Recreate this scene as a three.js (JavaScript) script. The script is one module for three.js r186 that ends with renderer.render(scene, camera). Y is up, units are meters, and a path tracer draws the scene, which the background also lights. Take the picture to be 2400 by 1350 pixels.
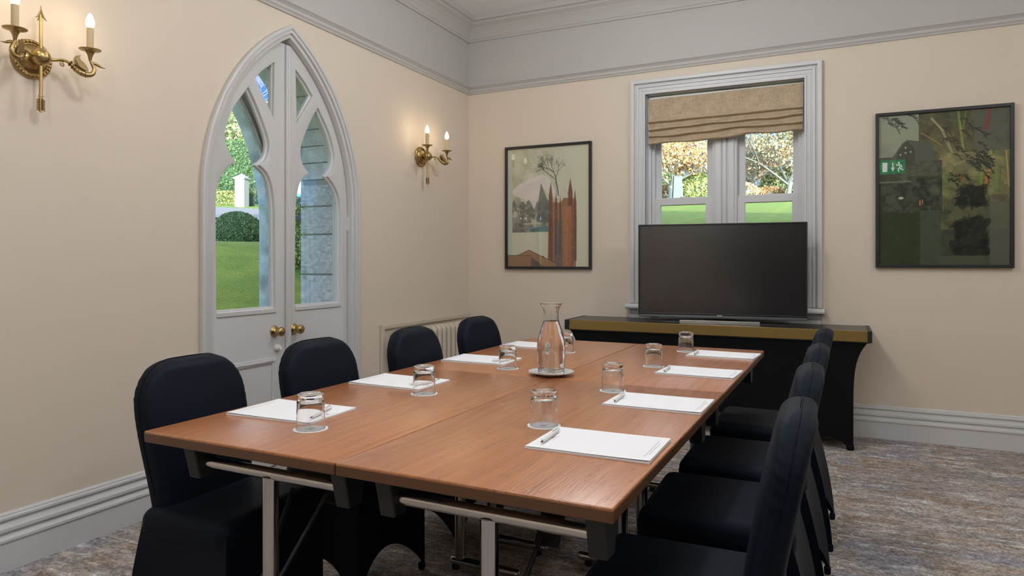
import * as THREE from 'three';
import { Sky } from 'three/addons/objects/Sky.js';
import { RoundedBoxGeometry } from 'three/addons/geometries/RoundedBoxGeometry.js';
import { mergeGeometries, mergeVertices, toCreasedNormals } from 'three/addons/utils/BufferGeometryUtils.js';
import { RectAreaLightUniformsLib } from 'three/addons/lights/RectAreaLightUniformsLib.js';

// ---------------------------------------------------------------- camera, sky, sun, exposure
const scene = new THREE.Scene();
const FPX = 1604.24, HOR = 612.27, YAW = 0.4436, EYE = 1.17;          // focal length and horizon in pixels of 2400 x 1350
const camera = new THREE.PerspectiveCamera(2 * Math.atan(675 / FPX) * 180 / Math.PI, 2400 / 1350, 0.05, 600);
camera.position.set(0, EYE, 0);
camera.rotation.y = YAW;
camera.setViewOffset(2400, 1350, 0, 675 - HOR, 2400, 1350);

const SUN = new THREE.Vector3(0.45, 0.215, 0.86).normalize();
const sky = new Sky();
sky.scale.setScalar(500);
sky.material.uniforms.turbidity.value = 4.0;
sky.material.uniforms.rayleigh.value = 0.5;
sky.material.uniforms.mieCoefficient.value = 0.004;
sky.material.uniforms.mieDirectionalG.value = 0.75;
sky.material.uniforms.cloudCoverage.value = 0.5;
sky.material.uniforms.cloudDensity.value = 0.45;
sky.material.uniforms.cloudElevation.value = 0.6;
sky.material.uniforms.sunPosition.value.copy(SUN);
scene.add(sky);
scene.backgroundIntensity = 3.6;

const sun = new THREE.DirectionalLight(0xfff0d8, 8.5);
sun.position.copy(SUN).multiplyScalar(80);
sun.castShadow = true;
Object.assign(sun.shadow.camera, { left: -70, right: 70, top: 60, bottom: -60, near: 1, far: 220 });
sun.shadow.mapSize.set(2048, 2048);
scene.add(sun, sun.target);
RectAreaLightUniformsLib.init();

const renderer = new THREE.WebGLRenderer({ antialias: true });
renderer.toneMapping = THREE.LinearToneMapping;
renderer.toneMappingExposure = 1.0;
renderer.shadowMap.enabled = true;

const UNSEEN_PENDANT = 2.8, BULB = 0.045;                 // strengths: unseen globe lamps, sconce bulbs

// ---------------------------------------------------------------- helpers
const XL = -2.8585, ZB = -5.1493, XR = 2.35, ZR = 1.75, HC = 3.22, RAIL = 2.60;   // room: left, back, right, rear, ceiling, picture rail
let seed = 7;
const rnd = () => { seed = (seed + 0x6d2b79f5) | 0; let t = Math.imul(seed ^ (seed >>> 15), 1 | seed); t = (t + Math.imul(t ^ (t >>> 7), 61 | t)) ^ t; return ((t ^ (t >>> 14)) >>> 0) / 4294967296; };
const rr = (a, b) => a + (b - a) * rnd();
const lerp = THREE.MathUtils.lerp, clamp = THREE.MathUtils.clamp, sstep = THREE.MathUtils.smoothstep;
const V = (x, y, z) => new THREE.Vector3(x, y, z);
const lin = (r, g, b) => new THREE.Color().setRGB(r, g, b);
const taken = {};
const numbered = (n) => { if (taken[n] === undefined) { taken[n] = 0; return n; } taken[n]++; return n + '_' + String(taken[n]).padStart(3, '0'); };
function std(color, rough = 0.8, o = {}) { return new THREE.MeshStandardMaterial({ color, roughness: rough, ...o }); }
function phy(color, rough = 0.5, o = {}) { return new THREE.MeshPhysicalMaterial({ color, roughness: rough, ...o }); }
function shade(m) { m.castShadow = true; m.receiveShadow = true; return m; }
function part(name, geo, mat, parent) { const m = shade(new THREE.Mesh(geo, mat)); m.name = name; parent.add(m); return m; }
function thing(name, label, category, [x, y, z] = [0, 0, 0], turn = 0, group) {
  const g = new THREE.Group(); g.name = numbered(name); g.position.set(x, y, z); g.rotation.y = turn; scene.add(g);
  g.userData = { label, category }; if (group) g.userData.group = group; return g;
}
function single(name, geo, mat, label, category, [x, y, z] = [0, 0, 0], turn = 0, group) {
  const m = part(numbered(name), geo, mat, scene); m.position.set(x, y, z); m.rotation.y = turn;
  m.userData = { label, category }; if (group) m.userData.group = group; return m;
}
function struct(name, pos = [0, 0, 0], turn = 0) { const g = new THREE.Group(); g.name = name; g.position.set(...pos); g.rotation.y = turn; g.userData = { kind: 'structure' }; scene.add(g); return g; }
function dup(root, [x, y, z], turn, label, group) {
  const r = root.clone(); r.name = numbered(root.name.replace(/_\d{3}$/, '')); scene.add(r); r.position.set(x, y, z); r.rotation.y = turn;
  r.userData = { ...root.userData }; if (label) r.userData.label = label; if (group) r.userData.group = group; return r;
}
function box(w, h, d, x = 0, y = 0, z = 0) { const g = new THREE.BoxGeometry(w, h, d); g.translate(x, y, z); return g; }
function rbox(w, h, d, r, x = 0, y = 0, z = 0, seg = 2) { const g = new RoundedBoxGeometry(w, h, d, seg, r); g.translate(x, y, z); return g; }
function span(x0, x1, y0, y1, z0, z1) { return box(x1 - x0, y1 - y0, z1 - z0, (x0 + x1) / 2, (y0 + y1) / 2, (z0 + z1) / 2); }
function rspan(x0, x1, y0, y1, z0, z1, r) { return rbox(x1 - x0, y1 - y0, z1 - z0, r, (x0 + x1) / 2, (y0 + y1) / 2, (z0 + z1) / 2); }
function bare(g) { const n = g.index ? g.toNonIndexed() : g; for (const k of Object.keys(n.attributes)) if (!['position', 'normal', 'uv'].includes(k)) n.deleteAttribute(k); return n; }
function merge(list) { return mergeGeometries(list.map(bare), false); }
function cyl(a, b, r0, r1 = r0, seg = 16) {                        // cylinder between two points
  const d = b.clone().sub(a), g = new THREE.CylinderGeometry(r1, r0, d.length(), seg);
  g.applyQuaternion(new THREE.Quaternion().setFromUnitVectors(V(0, 1, 0), d.clone().normalize()));
  g.translate((a.x + b.x) / 2, (a.y + b.y) / 2, (a.z + b.z) / 2); return g;
}
function gridGeo(nu, nv, f, closeU = false) {                       // f(u, v) -> [x, y, z], u, v in 0..1
  const pos = [], uv = [], idx = [];
  for (let j = 0; j <= nv; j++) for (let i = 0; i <= nu; i++) { const p = f(i / nu, j / nv); pos.push(p[0], p[1], p[2]); uv.push(i / nu, j / nv); }
  const w = nu + 1;
  for (let j = 0; j < nv; j++) for (let i = 0; i < nu; i++) { const a = j * w + i; idx.push(a, a + 1, a + w + 1, a, a + w + 1, a + w); }
  let g = new THREE.BufferGeometry();
  g.setAttribute('position', new THREE.Float32BufferAttribute(pos, 3)); g.setAttribute('uv', new THREE.Float32BufferAttribute(uv, 2)); g.setIndex(idx);
  if (closeU) { g.deleteAttribute('uv'); g = mergeVertices(g, 1e-6); }
  g.computeVertexNormals();
  if (closeU) { const n = g.attributes.position.count, a = new Float32Array(n * 2), p = g.attributes.position; for (let i = 0; i < n; i++) { a[2 * i] = p.getX(i); a[2 * i + 1] = p.getY(i); } g.setAttribute('uv', new THREE.BufferAttribute(a, 2)); }
  return g;
}
function tapered(pts, radii, seg = 10, n = 40) {                    // tube with a radius that changes along the way
  const c = new THREE.CatmullRomCurve3(pts), fr = c.computeFrenetFrames(n, false), m = radii.length - 1;
  return gridGeo(seg, n, (u, v) => {
    const k = Math.round(v * n), p = c.getPointAt(v), q = v * m, i = Math.min(m - 1, Math.floor(q)), r = lerp(radii[i], radii[i + 1], q - i), a = u * Math.PI * 2;
    p.addScaledVector(fr.normals[k], Math.cos(a) * r).addScaledVector(fr.binormals[k], Math.sin(a) * r); return [p.x, p.y, p.z];
  }, true);
}
function lathe(pts, seg = 32) { return new THREE.LatheGeometry(pts.map(([r, y]) => new THREE.Vector2(r, y)), seg); }
function profileRun(pts, x0, x1, rise = 0) {                        // profile points (out, y) swept along x, flat faces
  const pos = [], uv = [];
  const P = (x, [d, y]) => [x, y + rise * (x - x0) / (x1 - x0), d];
  for (let i = 0; i < pts.length; i++) {
    const a = pts[i], b = pts[(i + 1) % pts.length], q = [P(x0, a), P(x1, a), P(x1, b), P(x0, b)];
    for (const k of [0, 1, 2, 0, 2, 3]) { pos.push(...q[k]); uv.push(q[k][0], q[k][1]); }
  }
  const g = new THREE.BufferGeometry(); g.setAttribute('position', new THREE.Float32BufferAttribute(pos, 3)); g.setAttribute('uv', new THREE.Float32BufferAttribute(uv, 2)); g.computeVertexNormals(); return g;
}
function extrude(shape, depth, bevel = 0, curve = 12) {
  return new THREE.ExtrudeGeometry(shape, { depth: depth - 2 * bevel, bevelEnabled: bevel > 0, bevelThickness: bevel, bevelSize: bevel, bevelOffset: -bevel, bevelSegments: 2, curveSegments: curve }).translate(0, 0, bevel);
}
function rectShape(x0, x1, y0, y1) { const s = new THREE.Shape(); s.moveTo(x0, y0); s.lineTo(x1, y0); s.lineTo(x1, y1); s.lineTo(x0, y1); s.closePath(); return s; }
function frameGeo(x0, x1, y0, y1, w, depth, bevel = 0.002, wb = w) { const s = rectShape(x0, x1, y0, y1); s.holes.push(rectShape(x0 + w, x1 - w, y0 + wb, y1 - w)); return extrude(s, depth, bevel); }
function metreUV(g, sx = 1, sy = 1) {                               // box-projected uv in metres
  const p = g.attributes.position, n = g.attributes.normal, a = new Float32Array(p.count * 2);
  for (let i = 0; i < p.count; i++) {
    const ax = Math.abs(n.getX(i)), ay = Math.abs(n.getY(i)), az = Math.abs(n.getZ(i));
    const [u, v] = ay >= ax && ay >= az ? [p.getX(i), p.getZ(i)] : ax >= az ? [p.getZ(i), p.getY(i)] : [p.getX(i), p.getY(i)];
    a[2 * i] = u * sx; a[2 * i + 1] = v * sy;
  }
  g.setAttribute('uv', new THREE.BufferAttribute(a, 2)); return g;
}

// ---------------------------------------------------------------- textures
function noise2(period, s0) {                                       // tiling value noise
  const t = new Float32Array(period * period); let s = s0 * 9301 + 49297;
  for (let i = 0; i < t.length; i++) { s = (Math.imul(s, 1664525) + 1013904223) | 0; t[i] = (s >>> 0) / 4294967296; }
  return (x, y) => {
    x = ((x % period) + period) % period; y = ((y % period) + period) % period;
    const i = Math.floor(x), j = Math.floor(y), fx = x - i, fy = y - j, a = fx * fx * (3 - 2 * fx), b = fy * fy * (3 - 2 * fy), i1 = (i + 1) % period, j1 = (j + 1) % period;
    return lerp(lerp(t[j * period + i], t[j * period + i1], a), lerp(t[j1 * period + i], t[j1 * period + i1], a), b);
  };
}
const N64 = noise2(64, 3), N256 = noise2(256, 11), N32 = noise2(32, 5), N512 = noise2(512, 21);
function dataTex(w, h, f, srgb = true) {
  const d = new Uint8Array(w * h * 4);
  for (let y = 0; y < h; y++) for (let x = 0; x < w; x++) { const c = f(x / w, y / h, x, y), o = (y * w + x) * 4; d[o] = clamp(c[0], 0, 255); d[o + 1] = clamp(c[1], 0, 255); d[o + 2] = clamp(c[2], 0, 255); d[o + 3] = 255; }
  const t = new THREE.DataTexture(d, w, h); t.magFilter = THREE.LinearFilter; t.minFilter = THREE.LinearMipmapLinearFilter; t.generateMipmaps = true; t.wrapS = t.wrapT = THREE.RepeatWrapping;
  if (srgb) t.colorSpace = THREE.SRGBColorSpace; t.needsUpdate = true; return t;
}
function canvasTex(w, h, draw) {
  const c = document.createElement('canvas'); c.width = w; c.height = h; draw(c.getContext('2d'), w, h);
  const t = new THREE.CanvasTexture(c); t.colorSpace = THREE.SRGBColorSpace; t.magFilter = THREE.LinearFilter; return t;
}
const mixc = (a, b, t) => [lerp(a[0], b[0], t), lerp(a[1], b[1], t), lerp(a[2], b[2], t)];

const carpetTex = dataTex(1024, 1024, (u, v) => {                    // 3.2 m square, streaks run along u
  const U = u * 64, W = v * 64;
  const big = N32(u * 32 * 0.25 + 2 * N64(U * 0.25, W * 0.5), v * 32 * 0.5), streak = N256(u * 16, v * 128), s2 = N64(u * 8, v * 64 + 3), tint = N64(u * 16 + 9, v * 64), fine = N512(u * 512, v * 512), fib = N256(u * 128, v * 256);
  let c = mixc([120, 113, 110], [166, 158, 150], clamp(0.38 * streak + 0.5 * s2 + 0.04, 0, 1));
  c = mixc(c, [118, 122, 136], clamp((big - 0.5) * 1.8, 0, 0.62));
  c = mixc(c, [128, 106, 88], clamp((tint - 0.58) * 2.0, 0, 0.5));
  c = mixc(c, [186, 186, 190], clamp((N256(u * 32 + 50, v * 128) - 0.68) * 2.4, 0, 0.55));
  const k = 0.78 + 0.52 * fine + 0.34 * fib; return [c[0] * k, c[1] * k, c[2] * k];
});
const carpetBump = dataTex(512, 512, (u, v) => { const k = 255 * (0.6 * N512(u * 512, v * 512) + 0.4 * N256(u * 256, v * 256)); return [k, k, k]; }, false);
const woodTex = dataTex(1024, 1024, (u, v) => {                      // grain runs along v
  const wav = 0.035 * N32(u * 4, v * 4) + 0.012 * N64(u * 8, v * 8);
  const g1 = N256((u + wav) * 64, v * 4), g2 = N256((u + wav) * 256, v * 8 + 7), ring = 0.5 + 0.5 * Math.sin((u + wav * 2.2) * 6.283 * 22 + 2 * N64(u * 8, v * 2)), pore = N512((u + wav) * 512, v * 32);
  let c = mixc([164, 102, 62], [196, 130, 84], 0.45 * g1 + 0.35 * g2 + 0.2 * ring);
  if (pore > 0.78) c = mixc(c, [112, 64, 38], (pore - 0.78) * 2.6);
  return c;
});
const woodBump = dataTex(1024, 1024, (u, v) => { const wav = 0.035 * N32(u * 4, v * 4) + 0.012 * N64(u * 8, v * 8), p = N512((u + wav) * 512, v * 32), k = 255 * (1 - clamp((p - 0.6) * 2, 0, 1)); return [k, k, k]; }, false);
const blackWoodTex = dataTex(512, 512, (u, v) => { const g = N256(u * 8, v * 256), h = N64(u * 4, v * 64), k = 26 + 34 * g * h + (N256(u * 16 + 3, v * 128) > 0.8 ? 30 : 0); return [k, k, k * 1.03]; });
const weaveBump = dataTex(256, 256, (u, v) => { const k = 128 + 60 * Math.sin(u * 6.283 * 64) * Math.sin(v * 6.283 * 64) + 60 * (N256(u * 256, v * 256) - 0.5); return [k, k, k]; }, false);
const linenTex = dataTex(512, 512, (u, v) => { const k = 0.86 + 0.12 * N256(u * 256, v * 32) + 0.10 * N256(u * 32, v * 256) - 0.08 * N64(u * 16, v * 16); return [196 * k, 174 * k, 145 * k]; });
const plasterBump = dataTex(512, 512, (u, v) => { const k = 255 * (0.5 * N64(u * 32, v * 32) + 0.3 * N256(u * 128, v * 128) + 0.2 * N512(u * 512, v * 512)); return [k, k, k]; }, false);
const stoneTex = dataTex(512, 512, (u, v) => { const k = 0.8 + 0.16 * N64(u * 16, v * 16) + 0.14 * N256(u * 256, v * 256) - 0.1 * clamp(N32(u * 8, v * 16) - 0.6, 0, 1) * 4; return [222 * k, 219 * k, 212 * k]; });
const grassTex = dataTex(512, 512, (u, v) => { const a = N32(u * 8, v * 8), b = N256(u * 128, v * 128), f = N512(u * 512, v * 512), c = mixc([94, 122, 28], [144, 162, 52], 0.5 * a + 0.3 * b), k = 0.66 + 0.5 * f; return [c[0] * k, c[1] * k, c[2] * k]; });
const woodOf = (ou, ov) => { const a = woodTex.clone(), b = woodBump.clone(); for (const t of [a, b]) { t.repeat.set(1 / 0.9, 1 / 1.3); t.offset.set(ou, ov); t.needsUpdate = true; } return phy(0xffffff, 0.3, { map: a, bumpMap: b, bumpScale: 0.0004, clearcoat: 0.6, clearcoatRoughness: 0.24 }); };
function rep(t, sx, sy = sx) { const c = t.clone(); c.repeat.set(sx, sy); c.needsUpdate = true; return c; }

// ---------------------------------------------------------------- materials
const M = {
  wall: std(lin(0.70, 0.605, 0.50), 0.85, { bumpMap: rep(plasterBump, 0.7), bumpScale: 0.0003 }),
  frieze: std(lin(0.50, 0.485, 0.465), 0.88, { bumpMap: rep(plasterBump, 0.7), bumpScale: 0.0003 }),
  ceiling: std(lin(0.84, 0.84, 0.85), 0.9),
  trim: std(lin(0.63, 0.63, 0.635), 0.42),
  door: std(lin(0.60, 0.592, 0.59), 0.38),
  carpet: std(0xffffff, 0.97, { map: rep(carpetTex, 1 / 3.2), bumpMap: rep(carpetBump, 1 / 0.8), bumpScale: 0.006 }),
  dark: std(lin(0.02, 0.021, 0.023), 0.5),
  fabric: phy(lin(0.0042, 0.0060, 0.0115), 0.6, { specularIntensity: 0.4, specularColor: lin(0.65, 0.8, 1), sheen: 0.45, sheenRoughness: 0.45, sheenColor: lin(0.05, 0.065, 0.10), bumpMap: rep(weaveBump, 9), bumpScale: 0.0002 }),
  cover: phy(lin(0.0028, 0.003, 0.0042), 0.75, { specularIntensity: 0.35 }),
  chrome: std(lin(0.62, 0.60, 0.58), 0.16, { metalness: 1 }),
  brass: std(lin(0.46, 0.33, 0.145), 0.3, { metalness: 1 }),
  brassDark: std(lin(0.27, 0.185, 0.085), 0.4, { metalness: 1 }),
  gold: std(lin(0.34, 0.23, 0.075), 0.38, { metalness: 0.75 }),
  paper: std(lin(0.84, 0.84, 0.86), 0.75),
  white: std(lin(0.78, 0.77, 0.75), 0.45),
  candle: std(lin(0.60, 0.47, 0.27), 0.6),
  bulb: std(lin(0.9, 0.85, 0.75), 0.3, { emissive: lin(1, 0.82, 0.55), emissiveIntensity: 3.2 }),
  glass: phy(0xffffff, 0.0, { transmission: 1, thickness: 0.01, ior: 1.5 }),
  water: phy(0xffffff, 0.0, { transmission: 1, thickness: 0.05, ior: 1.33, attenuationColor: lin(0.93, 0.97, 1), attenuationDistance: 0.6 }),
  pane: phy(0xffffff, 0.0, { transmission: 1, thickness: 0, ior: 1.45 }),
  artGlass: phy(0xffffff, 0.0, { transmission: 1, thickness: 0, ior: 1.7 }),
  black: std(lin(0.012, 0.012, 0.013), 0.45),
  tvBody: std(lin(0.018, 0.018, 0.02), 0.32),
  screen: phy(lin(0.010, 0.010, 0.011), 0.22, { ior: 1.9 }),
  silver: std(lin(0.60, 0.58, 0.54), 0.3, { metalness: 0.85 }),
  consoleTop: std(0xffffff, 0.3, { map: rep(blackWoodTex, 0.5, 2) }),
  blind: std(0xffffff, 0.9, { map: rep(linenTex, 2), bumpMap: rep(weaveBump, 4), bumpScale: 0.0004 }),
  radiator: std(lin(0.60, 0.53, 0.43), 0.42),
  stone: std(0xffffff, 0.9, { map: rep(stoneTex, 1.1), bumpMap: rep(plasterBump, 2), bumpScale: 0.003 }),
  oldStone: std(lin(0.36, 0.335, 0.28), 0.95, { bumpMap: rep(plasterBump, 2), bumpScale: 0.004 }),
  weathered: std(lin(0.13, 0.122, 0.10), 0.95, { bumpMap: rep(plasterBump, 2), bumpScale: 0.004 }),
  mortar: std(lin(0.34, 0.33, 0.31), 0.95),
  grass: std(0xffffff, 0.95, { map: rep(grassTex, 0.4) }),
  road: std(lin(0.19, 0.18, 0.185), 0.9),
  bark: std(lin(0.22, 0.19, 0.15), 0.95),
  greyBark: std(lin(0.13, 0.115, 0.09), 0.95),
  paleBark: std(lin(0.23, 0.205, 0.16), 0.9),
  leafCore: std(lin(0.035, 0.06, 0.02), 1),
  leaf: std(0xffffff, 0.75, { side: THREE.DoubleSide }),
  iron: std(lin(0.02, 0.02, 0.02), 0.6),
  roof: std(lin(0.12, 0.11, 0.11), 0.9),
  unseen_curtain: std(lin(0.03, 0.026, 0.024), 0.9),
};

// ---------------------------------------------------------------- room shell (axes of the left wall: s = -z along it, y up, d into the room)
const T = 0.16;
const S0 = 3.02, DA = 0.556, DS = 1.5, DR = 1.1067;                    // gothic doorway: middle, half width, springing, radius
function archPts(off, y0, n = 22, s0 = S0, a = DA, ys = DS, R = DR) {  // outline of a pointed arch, counter-clockwise from the lower right
  const c = a - R, Rr = R + off, top = Math.acos(clamp(-c / Rr, -1, 1)), p = [[s0 + a + off, y0]];
  for (let i = 0; i <= n; i++) { const t = top * i / n; p.push([s0 + c + Rr * Math.cos(t), ys + Rr * Math.sin(t)]); }
  for (let i = n - 1; i >= 0; i--) { const t = top * i / n; p.push([s0 - c - Rr * Math.cos(t), ys + Rr * Math.sin(t)]); }
  p.push([s0 - a - off, y0]); return p;
}
const toShape = (pts) => new THREE.Shape(pts.map(([x, y]) => new THREE.Vector2(x, y)));
const toPath = (pts) => new THREE.Path(pts.map(([x, y]) => new THREE.Vector2(x, y)));
const LW = [[XL, 0, 0], Math.PI / 2];                                 // place of everything built in the left wall's axes
{
  const w = struct('wall_left', ...LW);
  const s = toShape([[-ZR - T, -0.1], [S0 - DA - 0.005, -0.1], ...archPts(0.005, -0.1).reverse().slice(1, -1), [S0 + DA + 0.005, -0.1], [-ZB + T, -0.1], [-ZB + T, 2.64], [-ZR - T, 2.64]]);
  const low = extrude(s, T, 0, 6).translate(0, 0, -T); metreUV(low); part('plaster', low, M.wall, w);
  part('frieze', metreUV(span(-ZR - T, -ZB + T, 2.64, HC + 0.1, -T, 0)), M.frieze, w);
}
{
  const w = struct('wall_back', [0, 0, ZB]);
  const s = rectShape(XL - T, XR + T, -0.1, 2.64); s.holes.push(rectShape(-1.335, -0.19, 0.80, 2.45));
  const low = extrude(s, T, 0).translate(0, 0, -T); metreUV(low); part('plaster', low, M.wall, w);
  part('frieze', metreUV(span(XL - T, XR + T, 2.64, HC + 0.1, -T, 0)), M.frieze, w);
}
{
  const w = struct('wall_right'); part('plaster', metreUV(span(XR, XR + T, -0.1, HC + 0.1, ZB - T, ZR + T)), M.wall, w);
  const r = struct('wall_rear'); part('plaster', metreUV(span(XL - T, XR + T, -0.1, HC + 0.1, ZR, ZR + T)), M.wall, r);
  const c = struct('ceiling'); part('plaster', span(XL - T, XR + T, HC, HC + 0.2, ZB - T, ZR + T), M.ceiling, c);
  const f = struct('floor'); part('carpet', metreUV(span(XL - T, XR + T, -0.1, 0, ZB - T, ZR + T)), M.carpet, f);
}
const skirt = [[0, 0], [0.03, 0], [0.03, 0.108], [0.037, 0.112], [0.037, 0.122], [0.030, 0.130], [0.024, 0.134], [0.021, 0.142], [0.033, 0.150], [0.033, 0.162], [0.022, 0.170], [0.014, 0.174], [0.011, 0.184], [0.022, 0.192], [0.022, 0.200], [0.017, 0.205], [0.017, 0.210], [0.008, 0.216], [0, 0.216]];
const railP = [[0, 0], [0.010, 0], [0.014, 0.012], [0.022, 0.020], [0.022, 0.034], [0.014, 0.040], [0.026, 0.052], [0.034, 0.058], [0.034, 0.070], [0, 0.074]];
const cornP = [[0, 3.04], [0.012, 3.04], [0.016, 3.055], [0.022, 3.06], [0.030, 3.085], [0.045, 3.115], [0.068, 3.145], [0.095, 3.165], [0.098, 3.178], [0.118, 3.185], [0.122, 3.20], [0.122, HC], [0, HC]];
{
  const a = struct('baseboard_left', ...LW); part('skirting_board', profileRun(skirt, -ZR, S0 - DA - 0.06), M.trim, a); part('skirting_board', profileRun(skirt, S0 + DA + 0.05, -ZB), M.trim, a);
  const b = struct('baseboard_back', [0, 0, ZB]); part('skirting_board', profileRun(skirt, XL, XR), M.trim, b);
  const c = struct('trim_1', ...LW); part('picture_rail', profileRun(railP.map(([d, y]) => [d, y + 2.594]), -ZR, -ZB), M.frieze, c);
  const d = struct('trim_2', [0, 0, ZB]); part('picture_rail', profileRun(railP.map(([d2, y]) => [d2, y + 2.594]), XL, XR, 0.048), M.frieze, d);
  const e = struct('trim_3', ...LW); part('cornice', profileRun(cornP, -ZR, -ZB), M.frieze, e);
  const f = struct('trim_4', [0, 0, ZB]); part('cornice', profileRun(cornP, XL, XR), M.frieze, f);
}

// ---------------------------------------------------------------- gothic double door
{
  const D = struct('door_1', ...LW);
  const ring = (o0, o1, y0, d0, d1, bev) => { const s = toShape(archPts(o1, y0)); s.holes.push(toPath(archPts(o0, y0 - 0.02).reverse())); return extrude(s, d1 - d0, bev, 1).translate(0, 0, d0); };
  const jamb = (o0, o1, d0, d1, bev) => {                               // arch band open at the floor
    const outer = archPts(o1, 0), inner = archPts(o0, 0).reverse(); return extrude(toShape([...outer, ...inner]), d1 - d0, bev, 1).translate(0, 0, d0);
  };
  part('architrave', toCreasedNormals(merge([jamb(0.0, 0.058, -0.10, 0.006, 0.003), jamb(0.022, 0.060, 0.0, 0.020, 0.004), jamb(0.042, 0.064, 0.0, 0.028, 0.004)]), 0.5), M.door, D);
  // one leaf, in u = distance from the middle
  const half = (g, sgn) => (sgn > 0 ? g.translate(S0, 0, 0) : (() => { g.scale(-1, 1, 1); const ix = g.index; if (ix) { for (let i = 0; i < ix.count; i += 3) { const t = ix.getX(i); ix.setX(i, ix.getX(i + 1)); ix.setX(i + 1, t); } } else { for (const k of Object.keys(g.attributes)) { const at = g.attributes[k], n = at.itemSize; for (let i = 0; i < at.count; i += 3) for (let c = 0; c < n; c++) { const t = at.array[i * n + c]; at.array[i * n + c] = at.array[(i + 1) * n + c]; at.array[(i + 1) * n + c] = t; } } } return g.translate(S0, 0, 0); })());
  const leafOutline = () => { const p = archPts(-0.004, 0.012, 22, 0), r = p.filter(([x]) => x > 0.003); return [...r, [0.003, r[r.length - 1][1] + 0.001], [0.003, 0.012]]; };
  const curve = (pts) => { const s = new THREE.SplineCurve(pts.map(([x, y]) => new THREE.Vector2(x, y))); return s.getPoints(pts.length * 4).map((q) => [q.x, q.y]); };
  const lobes = () => [
    ...[[0.076, 0.902], [0.488, 0.902]],
    ...curve([[0.492, 1.44], [0.487, 1.53], [0.462, 1.605], [0.42, 1.66], [0.366, 1.702]]),
    ...curve([[0.366, 1.702], [0.412, 1.755], [0.433, 1.815], [0.424, 1.88], [0.382, 1.975], [0.326, 2.055], [0.276, 2.117]]),
    ...curve([[0.276, 2.117], [0.222, 2.04], [0.166, 1.94], [0.130, 1.86], [0.126, 1.80], [0.150, 1.74], [0.196, 1.702]]),
    ...curve([[0.196, 1.702], [0.140, 1.665], [0.104, 1.60], [0.086, 1.50], [0.082, 1.44]]),
  ];
  const kite = () => [[0.092, 1.985], [0.229, 2.178], [0.165, 2.243], [0.084, 2.303]];
  const inset = (pts, d) => {                                          // move every edge of a counter-clockwise outline inwards
    const q = pts.filter((p, i) => { const n = pts[(i + 1) % pts.length]; return Math.hypot(p[0] - n[0], p[1] - n[1]) > 1e-5; });
    return q.map((p, i) => { const A = q[(i + q.length - 1) % q.length], B = q[(i + 1) % q.length], u = [p[0] - A[0], p[1] - A[1]], v = [B[0] - p[0], B[1] - p[1]], lu = Math.hypot(...u), lv = Math.hypot(...v); let n = [-(u[1] / lu + v[1] / lv), u[0] / lu + v[0] / lv]; const l = Math.max(0.75, Math.hypot(...n)); return [p[0] + n[0] / l * d * Math.min(1.6, 2 / l), p[1] + n[1] / l * d * Math.min(1.6, 2 / l)]; });
  };
  const band = (o, i, d0, d1) => {                                      // closed strip between two outlines with equal point counts, front, back and inner side
    const n = o.length, pos = [], P = (p, d) => [p[0], p[1], d], quad = (w, x, y, z) => { for (const k of [w, x, y, w, y, z]) pos.push(...k); };
    for (let k = 0; k < n; k++) { const m = (k + 1) % n; quad(P(o[k], d1), P(o[m], d1), P(i[m], d1 - 0.004), P(i[k], d1 - 0.004)); quad(P(i[k], d1 - 0.004), P(i[m], d1 - 0.004), P(i[m], d0), P(i[k], d0)); quad(P(i[k], d0), P(i[m], d0), P(o[m], d0), P(o[k], d0)); }
    const g = new THREE.BufferGeometry(); g.setAttribute('position', new THREE.Float32BufferAttribute(pos, 3)); g.setAttribute('uv', new THREE.Float32BufferAttribute(new Float32Array(pos.length / 3 * 2), 2)); g.computeVertexNormals(); return g;
  };
  const clean = (pts) => pts.filter((p, i) => { const n = pts[(i + 1) % pts.length]; return Math.hypot(p[0] - n[0], p[1] - n[1]) > 1e-5; });
  for (const sgn of [-1, 1]) {
    const s = toShape(leafOutline()); s.holes.push(toPath(lobes())); s.holes.push(toPath(kite()));
    const leaf = part('door_leaf', toCreasedNormals(half(extrude(s, 0.05, 0.004, 1).translate(0, 0, -0.08), sgn), 0.5), M.door, D);
    const bead = (pts, d) => band(clean(pts), inset(pts, d), -0.066, -0.046);
    part('glazing_bead', half(toCreasedNormals(merge([bead(lobes(), 0.012), bead(kite(), 0.010)]), 0.5), sgn), M.door, leaf);
    const pg = (pts) => new THREE.ShapeGeometry(toShape(pts)).translate(0, 0, -0.060);
    part('pane', half(pg(lobes()), sgn), M.pane, leaf); part('pane', half(pg(kite()), sgn), M.pane, leaf);
    const pm = merge([frameGeo(0.076, 0.49, 0.17, 0.627, 0.034, 0.012, 0.004), frameGeo(0.086, 0.48, 0.18, 0.617, 0.014, 0.019, 0.004)]).translate(0, 0, -0.032);
    part('panel_moulding', half(pm, sgn), M.door, leaf);
    part('rail', half(rspan(0.076, 0.488, 0.878, 0.903, -0.05, -0.022, 0.004), sgn), M.door, leaf);
    const at = sgn < 0 ? -0.088 : 0.066;                              // knob on a round rose
    const knob = merge([lathe([[0, 0], [0.031, 0], [0.033, 0.003], [0.028, 0.008], [0.020, 0.010], [0.016, 0.014], [0.010, 0.017], [0.009, 0.03], [0.012, 0.036], [0.024, 0.042], [0.028, 0.052], [0.024, 0.062], [0.016, 0.066], [0.012, 0.066], [0.009, 0.069], [0, 0.070]], 28).rotateX(Math.PI / 2)]).translate(S0 + at, 0.772, -0.030);
    part('door_knob', knob, M.brass, leaf).userData.label = 'round brass door knob on a rose';
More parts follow.
